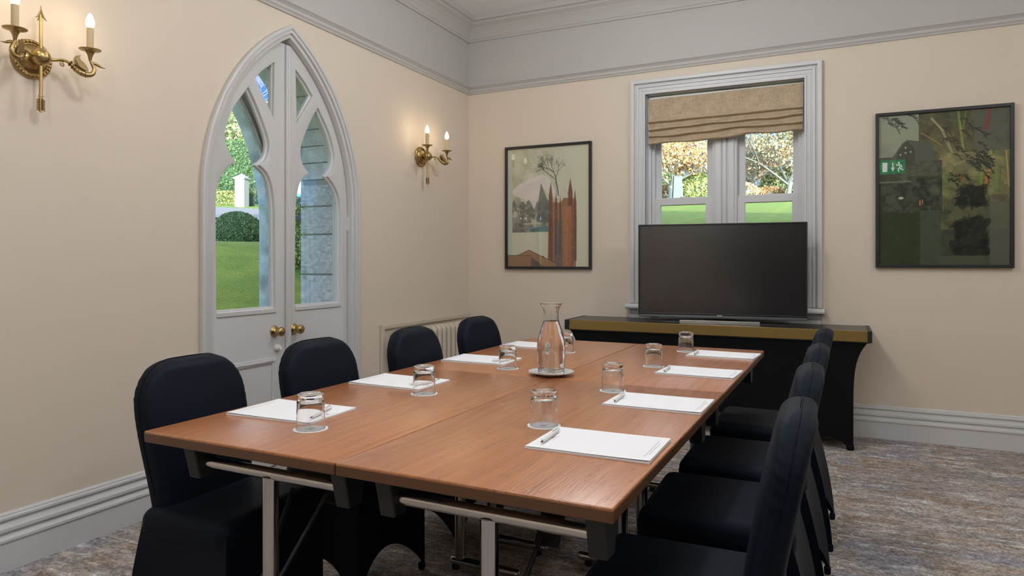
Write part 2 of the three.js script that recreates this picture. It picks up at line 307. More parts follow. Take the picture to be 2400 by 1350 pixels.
    if (sgn > 0) {
      part('astragal', toCreasedNormals(merge([rspan(S0 - 0.004, S0 + 0.034, 0.012, 2.42, -0.032, -0.016, 0.004), rspan(S0 + 0.004, S0 + 0.024, 0.012, 2.41, -0.03, -0.010, 0.004)]), 0.5), M.door, leaf);
      for (const y of [0.45, 1.41]) part('hinge', merge([cyl(V(S0 + 0.553, y - 0.045, -0.026), V(S0 + 0.553, y + 0.045, -0.026), 0.006), span(S0 + 0.53, S0 + 0.553, y - 0.04, y + 0.04, -0.031, -0.028)]), M.door, leaf);
    } else {
      part('bolt_turn', merge([cyl(V(S0 - 0.072, 0.678, -0.03), V(S0 - 0.072, 0.678, -0.012), 0.018), cyl(V(S0 - 0.072, 0.678, -0.012), V(S0 - 0.072, 0.678, 0.004), 0.011)]), M.white, leaf);
    }
  }
}
// outer stone: reveal of the doorway, built of blocks, and a free porch arch in front of it
{
  const W = struct('wall_outer', ...LW);
  const s = toShape([[-ZR - 6, -0.6], [S0 - DA - 0.05, -0.6], ...archPts(0.05, -0.6).reverse().slice(1, -1), [S0 + DA + 0.05, -0.6], [-ZB + T, -0.6], [-ZB + T, 3.6], [-ZR - 6, 3.6]]);
  const o = extrude(s, 0.27, 0, 6).translate(0, 0, -T - 0.27 - 0.003); part('ashlar', metreUV(o), M.mortar, W);
  let y = -0.5;
  for (const h of [0.52, 0.36, 0.30, 0.40, 0.27, 0.19, 0.22]) {        // jamb stones of the reveal, both sides
    for (const sg of [-1, 1]) part('stone_block', toCreasedNormals(rspan(sg > 0 ? S0 + DA + 0.035 : S0 - DA - 0.10, sg > 0 ? S0 + DA + 0.10 : S0 - DA - 0.035, y + 0.004, y + h - 0.004, -T - 0.30, -0.105, 0.006), 0.5), M.stone, W);
    y += h;
  }
  const arc = archPts(0.035, DS + 0.26, 22), n = 9, R1 = DR + 0.035, c0 = DA - DR, top = Math.acos(-c0 / R1);
  for (const sg of [-1, 1]) for (let k = 0; k < n; k++) {               // voussoirs
    const t0 = top * (0.18 + 0.82 * k / n) + 0.003, t1 = top * (0.18 + 0.82 * (k + 1) / n) - 0.003, q = [];
    for (let i = 0; i <= 4; i++) { const t = lerp(t0, t1, i / 4); q.push([S0 + sg * (c0 + R1 * Math.cos(t)), DS + R1 * Math.sin(t)]); }
    for (let i = 4; i >= 0; i--) { const t = lerp(t0, t1, i / 4); q.push([S0 + sg * (c0 + (R1 + 0.07) * Math.cos(t)), DS + (R1 + 0.07) * Math.sin(t)]); }
    part('stone_block', extrude(toShape(q), 0.35, 0.003, 1).translate(0, 0, -T - 0.30), M.stone, W);
  }
}
{
  const P = thing('stone_porch_arch', 'pale stone pointed porch arch with moulded jambs outside the glazed door', 'arch', ...LW);
  const a = 0.811, ys = 1.45, R = 1.38, d = -0.95;
  const band = (o0, o1, d0, d1) => extrude(toShape([...archPts(o1, -0.5, 22, S0, a, ys, R), ...archPts(o0, -0.5, 22, S0, a, ys, R).reverse()]), d1 - d0, 0.008, 1).translate(0, 0, d0);
  part('inner_moulding', toCreasedNormals(band(0.0, 0.035, d - 0.12, d + 0.0), 0.5), M.stone, P);
  part('hollow', toCreasedNormals(band(0.03, 0.085, d - 0.14, d - 0.085), 0.5), M.stone, P);
  part('roll_moulding', toCreasedNormals(band(0.075, 0.110, d - 0.14, d + 0.045), 0.5), M.stone, P);
  part('outer_order', toCreasedNormals(band(0.10, 0.22, d - 0.16, d - 0.01), 0.5), M.stone, P);
}

// ---------------------------------------------------------------- sash window in the back wall
{
  const W = struct('window_1', [0, 0, ZB]);
  const x0 = -1.318, x1 = -0.205, y0 = 0.85, y1 = 2.435;
  const ear = (o, i, d0, d1, b) => { const s = toShape([[x0 - o, y0], [x0 - o, y1 + o], [x1 + o, y1 + o], [x1 + o, y0], [x1 + i, y0], [x1 + i, y1 + i], [x0 - i, y1 + i], [x0 - i, y0]]); return extrude(s, d1 - d0, b).translate(0, 0, d0); };
  part('casing', toCreasedNormals(merge([ear(0.112, 0.0, -0.01, 0.016, 0.003), ear(0.112, 0.082, 0, 0.040, 0.006), ear(0.070, 0.052, 0, 0.026, 0.006), ear(0.040, 0.026, 0, 0.022, 0.004), ear(0.014, 0.0, 0, 0.026, 0.005)]), 0.5), M.trim, W);
  part('lining', merge([span(x0 - 0.012, x0, 0.82, y1, -0.16, 0), span(x1, x1 + 0.012, 0.82, y1, -0.16, 0), span(x0 - 0.012, x1 + 0.012, y1, y1 + 0.012, -0.16, 0)]), M.trim, W);
  part('staff_bead', merge([rspan(x0, x0 + 0.022, y0, y1, -0.10, -0.07, 0.004), rspan(x1 - 0.022, x1, y0, y1, -0.10, -0.07, 0.004), rspan(x0 + 0.02, x0 + 0.045, y0, y1, -0.16, -0.10, 0.004), rspan(x1 - 0.045, x1 - 0.02, y0, y1, -0.16, -0.10, 0.004), span(x0 - 0.02, x1 + 0.02, y0 - 0.03, y1 + 0.02, -0.172, -0.162)].slice(0, 4)), M.trim, W);
  const mx0 = -0.852, mx1 = -0.650;
  part('mullion', toCreasedNormals(merge([rspan(mx0 + 0.014, mx1 - 0.014, y0, y1, -0.20, -0.085, 0.004), rspan(mx0 + 0.03, mx0 + 0.08, y0, y1, -0.10, -0.072, 0.008), rspan(mx0 + 0.087, mx1 - 0.087, y0, y1, -0.10, -0.072, 0.006), rspan(mx1 - 0.08, mx1 - 0.03, y0, y1, -0.10, -0.072, 0.008)]), 0.5), M.trim, W);
  for (const [a, b] of [[x0 + 0.03, mx0 + 0.016], [mx1 - 0.016, x1 - 0.03]]) {
    const up = part('upper_sash', frameGeo(a, b, 1.60, y1, 0.052, 0.035, 0.004, 0.045).translate(0, 0, -0.185), M.trim, W);
    part('pane', new THREE.PlaneGeometry(b - a - 0.10, y1 - 1.60 - 0.09).translate((a + b) / 2, (y1 + 1.60) / 2, -0.168), M.pane, up);
    const lo = part('lower_sash', frameGeo(a, b, y0 + 0.01, 1.655, 0.056, 0.038, 0.004, 0.08).translate(0, 0, -0.148), M.trim, W);
    part('pane', new THREE.PlaneGeometry(b - a - 0.11, 1.655 - y0 - 0.13).translate((a + b) / 2, (1.655 + y0) / 2 + 0.015, -0.130), M.pane, lo);
    part('sash_lock', merge([rbox(0.045, 0.008, 0.022, 0.003, (a + b) / 2, 1.659, -0.128), cyl(V((a + b) / 2, 1.66, -0.128), V((a + b) / 2 + 0.03, 1.672, -0.122), 0.004)]), M.white, lo);
  }
  part('sill', toCreasedNormals(merge([profileRun([[-0.16, 0.81], [0.085, 0.81], [0.098, 0.817], [0.102, 0.828], [0.098, 0.84], [0.085, 0.847], [-0.16, 0.852]], -1.452, -0.077), span(-1.452, -1.451, 0.812, 0.846, -0.0, 0.09), span(-0.078, -0.077, 0.812, 0.846, 0, 0.09)]), 0.4), M.trim, W);
  part('apron', profileRun([[0, 0.70], [0.022, 0.70], [0.022, 0.765], [0.034, 0.775], [0.045, 0.79], [0.052, 0.81], [0, 0.81]], -1.43, -0.10), M.trim, W);
}
{ // roman blind, drawn halfway up
  const B = thing('roman_blind', 'beige linen roman blind drawn up in soft folds across the window top', 'blind', [0, 0, ZB]);
  const x0 = -1.300, x1 = -0.214;
  const prof = [[-0.030, 2.404], [-0.026, 2.36], [-0.024, 2.30], [-0.018, 2.262], [0.0, 2.236], [0.004, 2.228], [-0.006, 2.221], [-0.020, 2.222], [-0.024, 2.216], [-0.016, 2.196], [0.002, 2.180], [0.005, 2.172], [-0.006, 2.166], [-0.020, 2.167], [-0.024, 2.160], [-0.014, 2.140], [0.003, 2.126], [0.006, 2.118], [-0.006, 2.111], [-0.020, 2.112], [-0.024, 2.104], [-0.012, 2.086], [0.004, 2.072], [0.006, 2.064], [-0.002, 2.056], [-0.016, 2.054]];
  const c = new THREE.CatmullRomCurve3(prof.map(([z, y]) => V(0, y, z)), false, 'centripetal');
  const g = gridGeo(60, 150, (u, v) => {
    const p = c.getPoint(v), k = sstep(2.40 - p.y, 0.1, 0.34), bulge = Math.exp(-(((u - 0.66) / 0.1) ** 2)) * 0.006 - Math.exp(-(((u - 0.82) / 0.09) ** 2)) * 0.004;
    const wob = 0.004 * Math.sin(u * 9 + p.y * 31) + 0.003 * Math.sin(u * 23 + p.y * 57);
    return [lerp(x0, x1, u) + (u < 0.5 ? 1 : -1) * 0.002 * k, p.y + k * (bulge + wob * 0.8 + 0.030 * (u - 0.05)) + 0.010 * u * (1 - k), p.z + wob * 1.2 * k + 0.004 * Math.sin(u * 14 + p.y * 18) * (1 - k)];
  });
  part('fabric', g, M.blind, B);
  part('head_rail', rspan(x0, x1, 2.400, 2.424, -0.066, -0.046, 0.003), M.white, B);
  part('cord', merge([cyl(V(x0 - 0.008, 2.40, -0.045), V(x0 - 0.008, 2.22, -0.045), 0.002, 0.002, 6), cyl(V(x0 - 0.008, 2.22, -0.045), V(x0 - 0.008, 2.18, -0.045), 0.005, 0.004, 8)]), M.white, B);
}

// ---------------------------------------------------------------- pictures
function leafSprig(x, px, py, len, n, col, w = 1) {                    // canvas: a drooping twig of narrow leaves
  x.strokeStyle = col; x.fillStyle = col; x.lineWidth = w; x.beginPath(); x.moveTo(px, py); x.quadraticCurveTo(px + len * 0.4, py + len * 0.1, px + len * 0.6, py + len * 0.6); x.stroke();
  for (let i = 0; i < n; i++) { const t = i / n, lx = px + len * 0.6 * t, ly = py + len * 0.55 * t * t, a = 0.5 + rr(-0.9, 1.1), L = len * rr(0.14, 0.26); x.save(); x.translate(lx, ly); x.rotate(a); x.beginPath(); x.ellipse(L / 2, 0, L / 2, L * 0.09, 0, 0, 6.3); x.fill(); x.restore(); }
}
function blotch(x, x0, y0, x1, y1, n, cols, r0, r1, al) { for (let i = 0; i < n; i++) { x.globalAlpha = al * rr(0.3, 1); x.fillStyle = cols[Math.floor(rnd() * cols.length)]; x.beginPath(); x.ellipse(rr(x0, x1), rr(y0, y1), rr(r0, r1), rr(r0, r1) * rr(0.3, 0.8), rr(0, 3), 0, 6.3); x.fill(); } x.globalAlpha = 1; }
function clipRect(x, a, b, w, h, f) { x.save(); x.beginPath(); x.rect(a, b, w, h); x.clip(); f(); x.restore(); }
const artTower = canvasTex(768, 1024, (x, w, h) => {
  seed = 101; x.fillStyle = '#c6c5ad'; x.fillRect(0, 0, w, h);
  x.fillStyle = '#b9c0ae'; x.fillRect(0, 0, 0.06 * w, h);
  clipRect(x, 0.06 * w, 0, 0.57 * w, 0.71 * h, () => {
    x.fillStyle = '#bdbca2'; x.fillRect(0, 0, w, h);
    blotch(x, 0, 0, 0.65 * w, 0.4 * h, 120, ['#d2d3c2', '#a3a68a', '#c4bfa6', '#dcddd2', '#9b976f'], 30, 110, 0.3);
    blotch(x, 0, 0.46 * h, 0.66 * w, 0.72 * h, 200, ['#4a4c44', '#5d6058', '#33352f', '#7d7f76', '#8a8c86'], 12, 60, 0.5);
    blotch(x, 0.06 * w, 0.60 * h, 0.3 * w, 0.72 * h, 60, ['#77786d', '#5d5d55', '#8f9088'], 10, 40, 0.5);
    x.fillStyle = 'rgba(60,104,128,0.55)'; x.fillRect(0.28 * w, 0.665 * h, 0.3 * w, 0.04 * h);
    x.fillStyle = 'rgba(214,196,160,0.8)'; x.fillRect(0.2 * w, 0.635 * h, 0.22 * w, 0.008 * h); x.fillStyle = '#eeeee0'; for (const q of [0.17, 0.235]) { x.beginPath(); x.arc(q * w, 0.59 * h, 7, 0, 7); x.fill(); }
  });
  const branch = (px, py, a, L, wd, k) => { if (k < 0) return; const ex = px + Math.cos(a) * L, ey = py + Math.sin(a) * L; x.lineWidth = wd; x.beginPath(); x.moveTo(px, py); x.quadraticCurveTo(px + Math.cos(a + 0.2) * L * 0.5, py + Math.sin(a + 0.2) * L * 0.5, ex, ey); x.stroke(); for (let i = 0; i < 3; i++) branch(ex, ey, a + rr(-0.85, 0.85), L * rr(0.55, 0.8), wd * 0.62, k - 1); };
  x.strokeStyle = 'rgba(52,56,46,0.85)'; branch(0.63 * w, 0.44 * h, -1.72, 0.15 * h, 10, 0); branch(0.61 * w, 0.30 * h, -1.85, 0.085 * h, 7, 5); branch(0.60 * w, 0.28 * h, -2.5, 0.085 * h, 6, 5); branch(0.60 * w, 0.26 * h, -1.2, 0.06 * h, 5, 4);
  x.fillStyle = 'rgba(216,206,198,0.92)'; x.beginPath(); x.moveTo(0.06 * w, 0.36 * h); x.bezierCurveTo(0.12 * w, 0.29 * h, 0.3 * w, 0.25 * h, 0.42 * w, 0.23 * h); x.bezierCurveTo(0.56 * w, 0.23 * h, 0.54 * w, 0.34 * h, 0.66 * w, 0.44 * h); x.bezierCurveTo(0.5 * w, 0.42 * h, 0.46 * w, 0.34 * h, 0.42 * w, 0.33 * h); x.lineTo(0.34 * w, 0.52 * h); x.lineTo(0.28 * w, 0.44 * h);
  for (let i = 0; i < 9; i++) { x.lineTo((0.26 - 0.022 * i) * w, (0.435 - 0.006 * i) * h); x.lineTo((0.245 - 0.022 * i) * w, (0.455 - 0.008 * i) * h); } x.closePath(); x.fill();
  x.strokeStyle = 'rgba(150,140,130,0.5)'; x.lineWidth = 2; for (let i = 0; i < 9; i++) { x.beginPath(); x.moveTo((0.08 + 0.04 * i) * w, (0.43 - 0.012 * i) * h); x.quadraticCurveTo((0.14 + 0.04 * i) * w, 0.33 * h, (0.3 + 0.02 * i) * w, (0.3 - 0.005 * i) * h); x.stroke(); }
  x.fillStyle = 'rgba(98,100,94,0.75)'; x.beginPath(); x.moveTo(0.42 * w, 0.30 * h); x.lineTo(0.52 * w, 0.48 * h); x.lineTo(0.54 * w, 0.64 * h); x.lineTo(0.36 * w, 0.62 * h); x.closePath(); x.fill();
  const spire = (cx, tip, base, wd, col) => { x.fillStyle = col; x.beginPath(); x.moveTo(cx * w, tip * h); x.lineTo((cx + wd / 2) * w, (tip + 0.12) * h); x.lineTo((cx + wd * 0.55) * w, base * h); x.lineTo((cx - wd * 0.55) * w, base * h); x.lineTo((cx - wd / 2) * w, (tip + 0.12) * h); x.closePath(); x.fill(); };
  x.fillStyle = 'rgba(138,92,62,0.86)'; x.beginPath(); x.moveTo(0.5 * w, h); x.lineTo(0.52 * w, 0.5 * h); x.lineTo(0.56 * w, 0.46 * h); x.lineTo(0.66 * w, 0.47 * h); x.lineTo(0.70 * w, 0.43 * h); x.lineTo(0.82 * w, 0.44 * h); x.lineTo(0.85 * w, 0.60 * h); x.lineTo(0.84 * w, h); x.closePath(); x.fill();
  for (const q of [[0.54, 0.29, 1, 0.045], [0.605, 0.37, 0.9, 0.03], [0.655, 0.40, 0.9, 0.028], [0.775, 0.27, 1, 0.055], [0.83, 0.36, 0.95, 0.035]]) spire(q[0], q[1], q[2], q[3], 'rgba(112,66,42,0.9)');
  x.fillStyle = 'rgba(84,80,86,0.6)'; x.fillRect(0.58 * w, 0.62 * h, 0.10 * w, 0.38 * h); x.fillStyle = 'rgba(178,112,64,0.7)'; x.fillRect(0.71 * w, 0.5 * h, 0.08 * w, 0.5 * h);
  blotch(x, 0.52 * w, 0.5 * h, 0.84 * w, h, 260, ['#7b5136', '#9a6a46', '#5c4a44', '#8d7668', '#b07a4e'], 3, 12, 0.5);
  x.fillStyle = '#8f6c4b'; x.fillRect(0, 0.905 * h, 0.34 * w, 0.095 * h); x.fillStyle = '#5b5048'; x.fillRect(0.3 * w, 0.91 * h, 0.16 * w, 0.09 * h);
  x.fillStyle = '#9a704a'; x.beginPath(); x.moveTo(0.12 * w, 0.91 * h); x.lineTo(0.27 * w, 0.862 * h); x.lineTo(0.6 * w, 0.97 * h); x.lineTo(0.6 * w, h); x.lineTo(0.46 * w, h); x.lineTo(0.30 * w, 0.915 * h); x.closePath(); x.fill();
  x.strokeStyle = '#4f4034'; x.lineWidth = 5; x.beginPath(); x.moveTo(0.12 * w, 0.905 * h); x.lineTo(0.27 * w, 0.86 * h); x.lineTo(0.62 * w, 0.975 * h); x.stroke(); x.beginPath(); x.moveTo(0, 0.903 * h); x.lineTo(0.31 * w, 0.908 * h); x.stroke();
});
const artMill = canvasTex(768, 1024, (x, w, h) => {
  seed = 202; x.fillStyle = '#3c4030'; x.fillRect(0, 0, w, h);
  clipRect(x, 0, 0, 0.32 * w, 0.28 * h, () => { x.fillStyle = '#8f9780'; x.fillRect(0, 0, w, h); blotch(x, 0, 0.2 * h, 0.12 * w, 0.3 * h, 20, ['#7a8070', '#868c78'], 20, 50, 0.5); });
  clipRect(x, 0.32 * w, 0, 0.42 * w, 0.62 * h, () => { x.fillStyle = '#4d4e30'; x.fillRect(0, 0, w, h); blotch(x, 0.3 * w, 0, 0.78 * w, 0.62 * h, 260, ['#5d5f38', '#77734a', '#3a3c28', '#8a8458', '#6f6a3c', '#2d3022'], 14, 60, 0.45);
    x.lineCap = 'round'; for (const [a, b, c, d, e, g] of [[0.42, 0.04, 0.5, 0.12, '#b6a883', 12], [0.5, 0.12, 0.58, 0.28, '#a49a72', 16], [0.34, 0.13, 0.5, 0.22, '#9c7c46', 9], [0.62, 0, 0.66, 0.26, '#8aa04a', 14], [0.68, 0.0, 0.64, 0.2, '#6f8038', 10]]) { x.strokeStyle = e; x.globalAlpha = 0.75; x.lineWidth = g; x.beginPath(); x.moveTo(a * w, b * h); x.lineTo(c * w, d * h); x.stroke(); } x.globalAlpha = 1; });
  clipRect(x, 0.48 * w, 0.27 * h, 0.52 * w, 0.5 * h, () => { x.fillStyle = '#6a6f48'; x.fillRect(0, 0, w, h); blotch(x, 0.48 * w, 0.27 * h, w, 0.6 * h, 240, ['#8c8a54', '#a39c60', '#57603a', '#73803c', '#9a7f5a', '#4a5236'], 12, 50, 0.45); x.lineCap = 'round';
    for (const [a, b, c, d, e, g] of [[0.86, 0.36, 0.81, 0.52, '#c8743a', 16], [0.8, 0.3, 0.79, 0.5, '#7c9a3a', 12], [0.86, 0.27, 0.86, 0.4, '#8aa84a', 10], [0.9, 0.27, 0.9, 0.52, '#6f8a3c', 8], [0.97, 0.28, 0.99, 0.5, '#b79a58', 9], [0.93, 0.38, 0.92, 0.56, '#556b30', 8], [0.62, 0.4, 0.66, 0.46, '#b0552e', 8]]) { x.strokeStyle = e; x.globalAlpha = 0.85; x.lineWidth = g; x.beginPath(); x.moveTo(a * w, b * h); x.lineTo(c * w, d * h); x.stroke(); } x.globalAlpha = 1; });
  clipRect(x, 0.74 * w, 0, 0.26 * w, 0.27 * h, () => { x.fillStyle = '#565a4a'; x.fillRect(0, 0, w, h); blotch(x, 0.74 * w, 0.1 * h, w, 0.27 * h, 50, ['#4a4f42', '#606455'], 14, 50, 0.4); x.strokeStyle = '#7c3c34'; x.lineWidth = 22; x.lineCap = 'round'; x.beginPath(); x.moveTo(0.855 * w, 0); x.lineTo(0.825 * w, 0.13 * h); x.stroke(); });
  x.fillStyle = '#4a5044'; x.beginPath(); x.moveTo(0.1 * w, 0.29 * h); x.lineTo(0.15 * w, 0.24 * h); x.lineTo(0.19 * w, 0.19 * h); x.lineTo(0.23 * w, 0.17 * h); x.lineTo(0.42 * w, 0.2 * h); x.lineTo(0.46 * w, 0.32 * h); x.lineTo(0.1 * w, 0.32 * h); x.closePath(); x.fill();
  x.fillStyle = '#333a30'; x.beginPath(); x.moveTo(0.14 * w, 0.32 * h); x.lineTo(0.15 * w, 0.245 * h); x.lineTo(0.225 * w, 0.175 * h); x.lineTo(0.29 * w, 0.23 * h); x.lineTo(0.29 * w, 0.32 * h); x.fill(); x.fillStyle = '#a3aa94'; for (const [a, b] of [[0.21, 0.215], [0.21, 0.25], [0.25, 0.245], [0.17, 0.26]]) x.fillRect(a * w, b * h, 10, 12);
  clipRect(x, 0, 0.315 * h, 0.5 * w, 0.35 * h, () => { x.fillStyle = '#3c4232'; x.fillRect(0, 0, w, h); blotch(x, 0, 0.31 * h, 0.5 * w, 0.66 * h, 240, ['#2c3124', '#4a503c', '#565c48', '#22261c', '#626852'], 10, 46, 0.5); x.fillStyle = 'rgba(140,146,120,0.55)'; x.fillRect(0, 0.44 * h, 0.26 * w, 0.012 * h); x.fillStyle = '#b9bca8'; x.beginPath(); x.ellipse(0.18 * w, 0.555 * h, 16, 9, 0, 0, 7); x.fill(); x.fillStyle = '#c08a5a'; x.fillRect(0.325 * w, 0.575 * h, 7, 34); x.fillRect(0.345 * w, 0.57 * h, 6, 30); });
  x.fillStyle = '#333d20'; x.fillRect(0, 0.655 * h, 0.33 * w, 0.345 * h); x.fillStyle = '#46523f'; x.fillRect(0.33 * w, 0.64 * h, 0.16 * w, 0.36 * h); blotch(x, 0, 0.66 * h, 0.48 * w, h, 40, ['#38431f', '#2e381e', '#4a5638'], 20, 60, 0.25);
  clipRect(x, 0.48 * w, 0.55 * h, 0.52 * w, 0.38 * h, () => { blotch(x, 0.48 * w, 0.55 * h, w, 0.95 * h, 160, ['#4a4a34', '#5c5c44', '#3c3e2c', '#565040'], 16, 60, 0.4); });
  x.fillStyle = '#54584c'; x.globalAlpha = 0.7; x.fillRect(0.82 * w, 0.6 * h, 0.18 * w, 0.4 * h); x.globalAlpha = 1;
  blotch(x, 0.62 * w, 0.50 * h, 0.82 * w, 0.62 * h, 90, ['#20231a', '#2b2f22', '#181b14'], 14, 46, 0.7); blotch(x, 0.6 * w, 0.7 * h, 0.82 * w, 0.93 * h, 160, ['#171b12', '#22281a', '#2b3320', '#101309'], 14, 50, 0.7); blotch(x, 0.56 * w, 0.70 * h, 0.6 * w, 0.75 * h, 8, ['#7a3a3a', '#8a4848'], 6, 14, 0.8);
  x.fillStyle = '#4e5640'; x.fillRect(0.48 * w, 0.94 * h, 0.34 * w, 0.06 * h);
  for (let i = 0; i < 7; i++) leafSprig(x, rr(0, 0.24) * w, rr(-0.01, 0.05) * h, rr(70, 140), 14, '#23281f', 2);
  for (let i = 0; i < 16; i++) leafSprig(x, rr(0.5, 0.84) * w, rr(0.05, 0.45) * h, rr(80, 150), 16, '#1c2019', 2);
  for (let i = 0; i < 10; i++) leafSprig(x, rr(0.62, 0.8) * w, rr(0.26, 0.36) * h, rr(70, 120), 18, '#151a14', 2);
});
function picture(name, label, tex, x0, x1, y0, y1) {
  const P = thing(name, label, 'picture', [(x0 + x1) / 2, (y0 + y1) / 2, ZB], 0), w = x1 - x0, h = y1 - y0;
  part('frame', frameGeo(-w / 2, w / 2, -h / 2, h / 2, 0.020, 0.030, 0.002).translate(0, 0, 0.004), M.black, P);
  part('backing', box(w - 0.02, h - 0.02, 0.008, 0, 0, 0.008), M.black, P);
  part('print', new THREE.PlaneGeometry(w - 0.036, h - 0.036).translate(0, 0, 0.0155), std(0xffffff, 0.8, { map: tex }), P);
  part('glass', new THREE.PlaneGeometry(w - 0.038, h - 0.038).translate(0, 0, 0.022), M.artGlass, P);
}
picture('framed_print', 'black framed collage print with brick church towers and a bare tree', artTower, -2.498, -1.745, 1.107, 2.116);
picture('framed_print', 'black framed dark green collage print with a mill and willow leaves', artMill, 0.229, 0.983, 1.128, 2.145);

// ---------------------------------------------------------------- console, its stretch cover, television
function stretchSkirt(tw, td, ty, fw, fd, hem, o = {}) {              // four panels pulled down to the feet; td = [front, back], fd = [front, back]
  const { bow = 0.03, power = 3, sharp = 0.75, hemSide = hem } = o, out = [];
  const cor = (sx, sz) => [sx * tw / 2, sz < 0 ? td[0] : td[1], sx * fw / 2, sz < 0 ? fd[0] : fd[1]];
  for (const [a, b, hh] of [[[-1, -1], [1, -1], hem], [[1, -1], [1, 1], hemSide], [[1, 1], [-1, 1], hem], [[-1, 1], [-1, -1], hemSide]]) {
    const A = cor(...a), B = cor(...b), nx = (a[0] + b[0]) / 2, nz = (a[1] + b[1]) / 2;
    out.push(gridGeo(26, 26, (u, v) => {
      const arch = hh * Math.pow(Math.sin(Math.PI * u), sharp), y = lerp(ty, arch, v), f = 1 - Math.pow(clamp(y / ty, 0, 1), power), q = Math.sin(Math.PI * u) * Math.sin(Math.PI * (1 - y / ty) * 0.5) * bow;
      return [lerp(lerp(A[0], A[2], f), lerp(B[0], B[2], f), u) - nx * q, y, lerp(lerp(A[1], A[3], f), lerp(B[1], B[3], f), u) - nz * q];
    }));
  }
  return merge(out);
}
const CX = (-1.785 + 0.185) / 2, CWD = 1.97;
{
  const C = thing('console_table', 'long console table with dark wood top and dull gold front edge under the window', 'table', [CX, 0, -4.905]);
  part('top', metreUV(rspan(-CWD / 2 + 0.004, CWD / 2 - 0.004, 0.668, 0.742, -0.205, 0.209, 0.003)), M.consoleTop, C);
  part('front_trim', rspan(-CWD / 2 + 0.018, CWD / 2 - 0.018, 0.676, 0.7435, 0.206, 0.214, 0.002), M.gold, C);
  for (const s of [-1, 1]) part('end_cap', rspan(s * CWD / 2 - 0.018, s * CWD / 2 + 0.018 * 0.4, 0.672, 0.744, -0.206, 0.216, 0.003), M.black, C);
  for (const sx of [-1, 1]) for (const sz of [-1, 1]) part('leg', cyl(V(sx * 0.86, 0.036, sz * 0.155), V(sx * 0.86, 0.67, sz * 0.155), 0.014), M.black, C);
  part('foot_rail', cyl(V(0.86, 0.06, -0.155), V(0.86, 0.06, 0.155), 0.010), M.black, C);
  const S = thing('stretch_table_cover', 'black stretch cover pulled tight round the console table legs', 'table cover', [CX, 0, -4.905]);
  part('fabric', stretchSkirt(1.93, [-0.195, 0.200], 0.6675, 1.78, [-0.187, 0.192], 0.16, { bow: 0.02, power: 7, sharp: 0.55, hemSide: 0.10 }), M.cover, S);
  for (const sx of [-1, 1]) for (const sz of [-1, 1]) part('foot_pocket', rbox(0.045, 0.035, 0.045, 0.012, sx * 0.872, 0.0175, sz * 0.175), M.cover, S);
}
{
  const V_ = thing('television', 'large black flat television standing on the console in front of the window', 'television', [-0.73, 0.7425, -4.86], 0.10);
  const w = 1.11, y0 = 0.045, y1 = 0.688;
  part('housing', rspan(-w / 2, w / 2, y0, y1, -0.045, 0.0, 0.006), M.tvBody, V_);
  part('bezel', frameGeo(-w / 2, w / 2, y0, y1, 0.011, 0.012, 0.002, 0.020), M.tvBody, V_);
  part('screen', new THREE.PlaneGeometry(w - 0.018, y1 - y0 - 0.026).translate(0, (y0 + y1) / 2 + 0.003, 0.004), M.screen, V_);
  part('bottom_bar', rspan(-w / 2 + 0.004, w / 2 - 0.004, y0 - 0.012, y0 + 0.006, -0.03, 0.014, 0.003), std(lin(0.16, 0.165, 0.17), 0.35, { metalness: 0.6 }), V_);
  part('sensor', rbox(0.05, 0.006, 0.012, 0.002, -0.44, y0 - 0.014, 0.004), M.black, V_);
  part('maker_plate', rbox(0.036, 0.006, 0.002, 0.001, 0, y0 + 0.009, 0.012), M.silver, V_);
  part('neck', rspan(-0.10, 0.10, 0.010, y0 + 0.03, -0.06, -0.02, 0.006), M.black, V_);
  part('foot', merge([rspan(-0.255, 0.255, 0.0, 0.010, -0.13, 0.075, 0.003)]), M.tvBody, V_);
  part('foot_bar', rspan(-0.26, 0.26, 0.0, 0.023, 0.072, 0.084, 0.002), M.silver, V_);
}

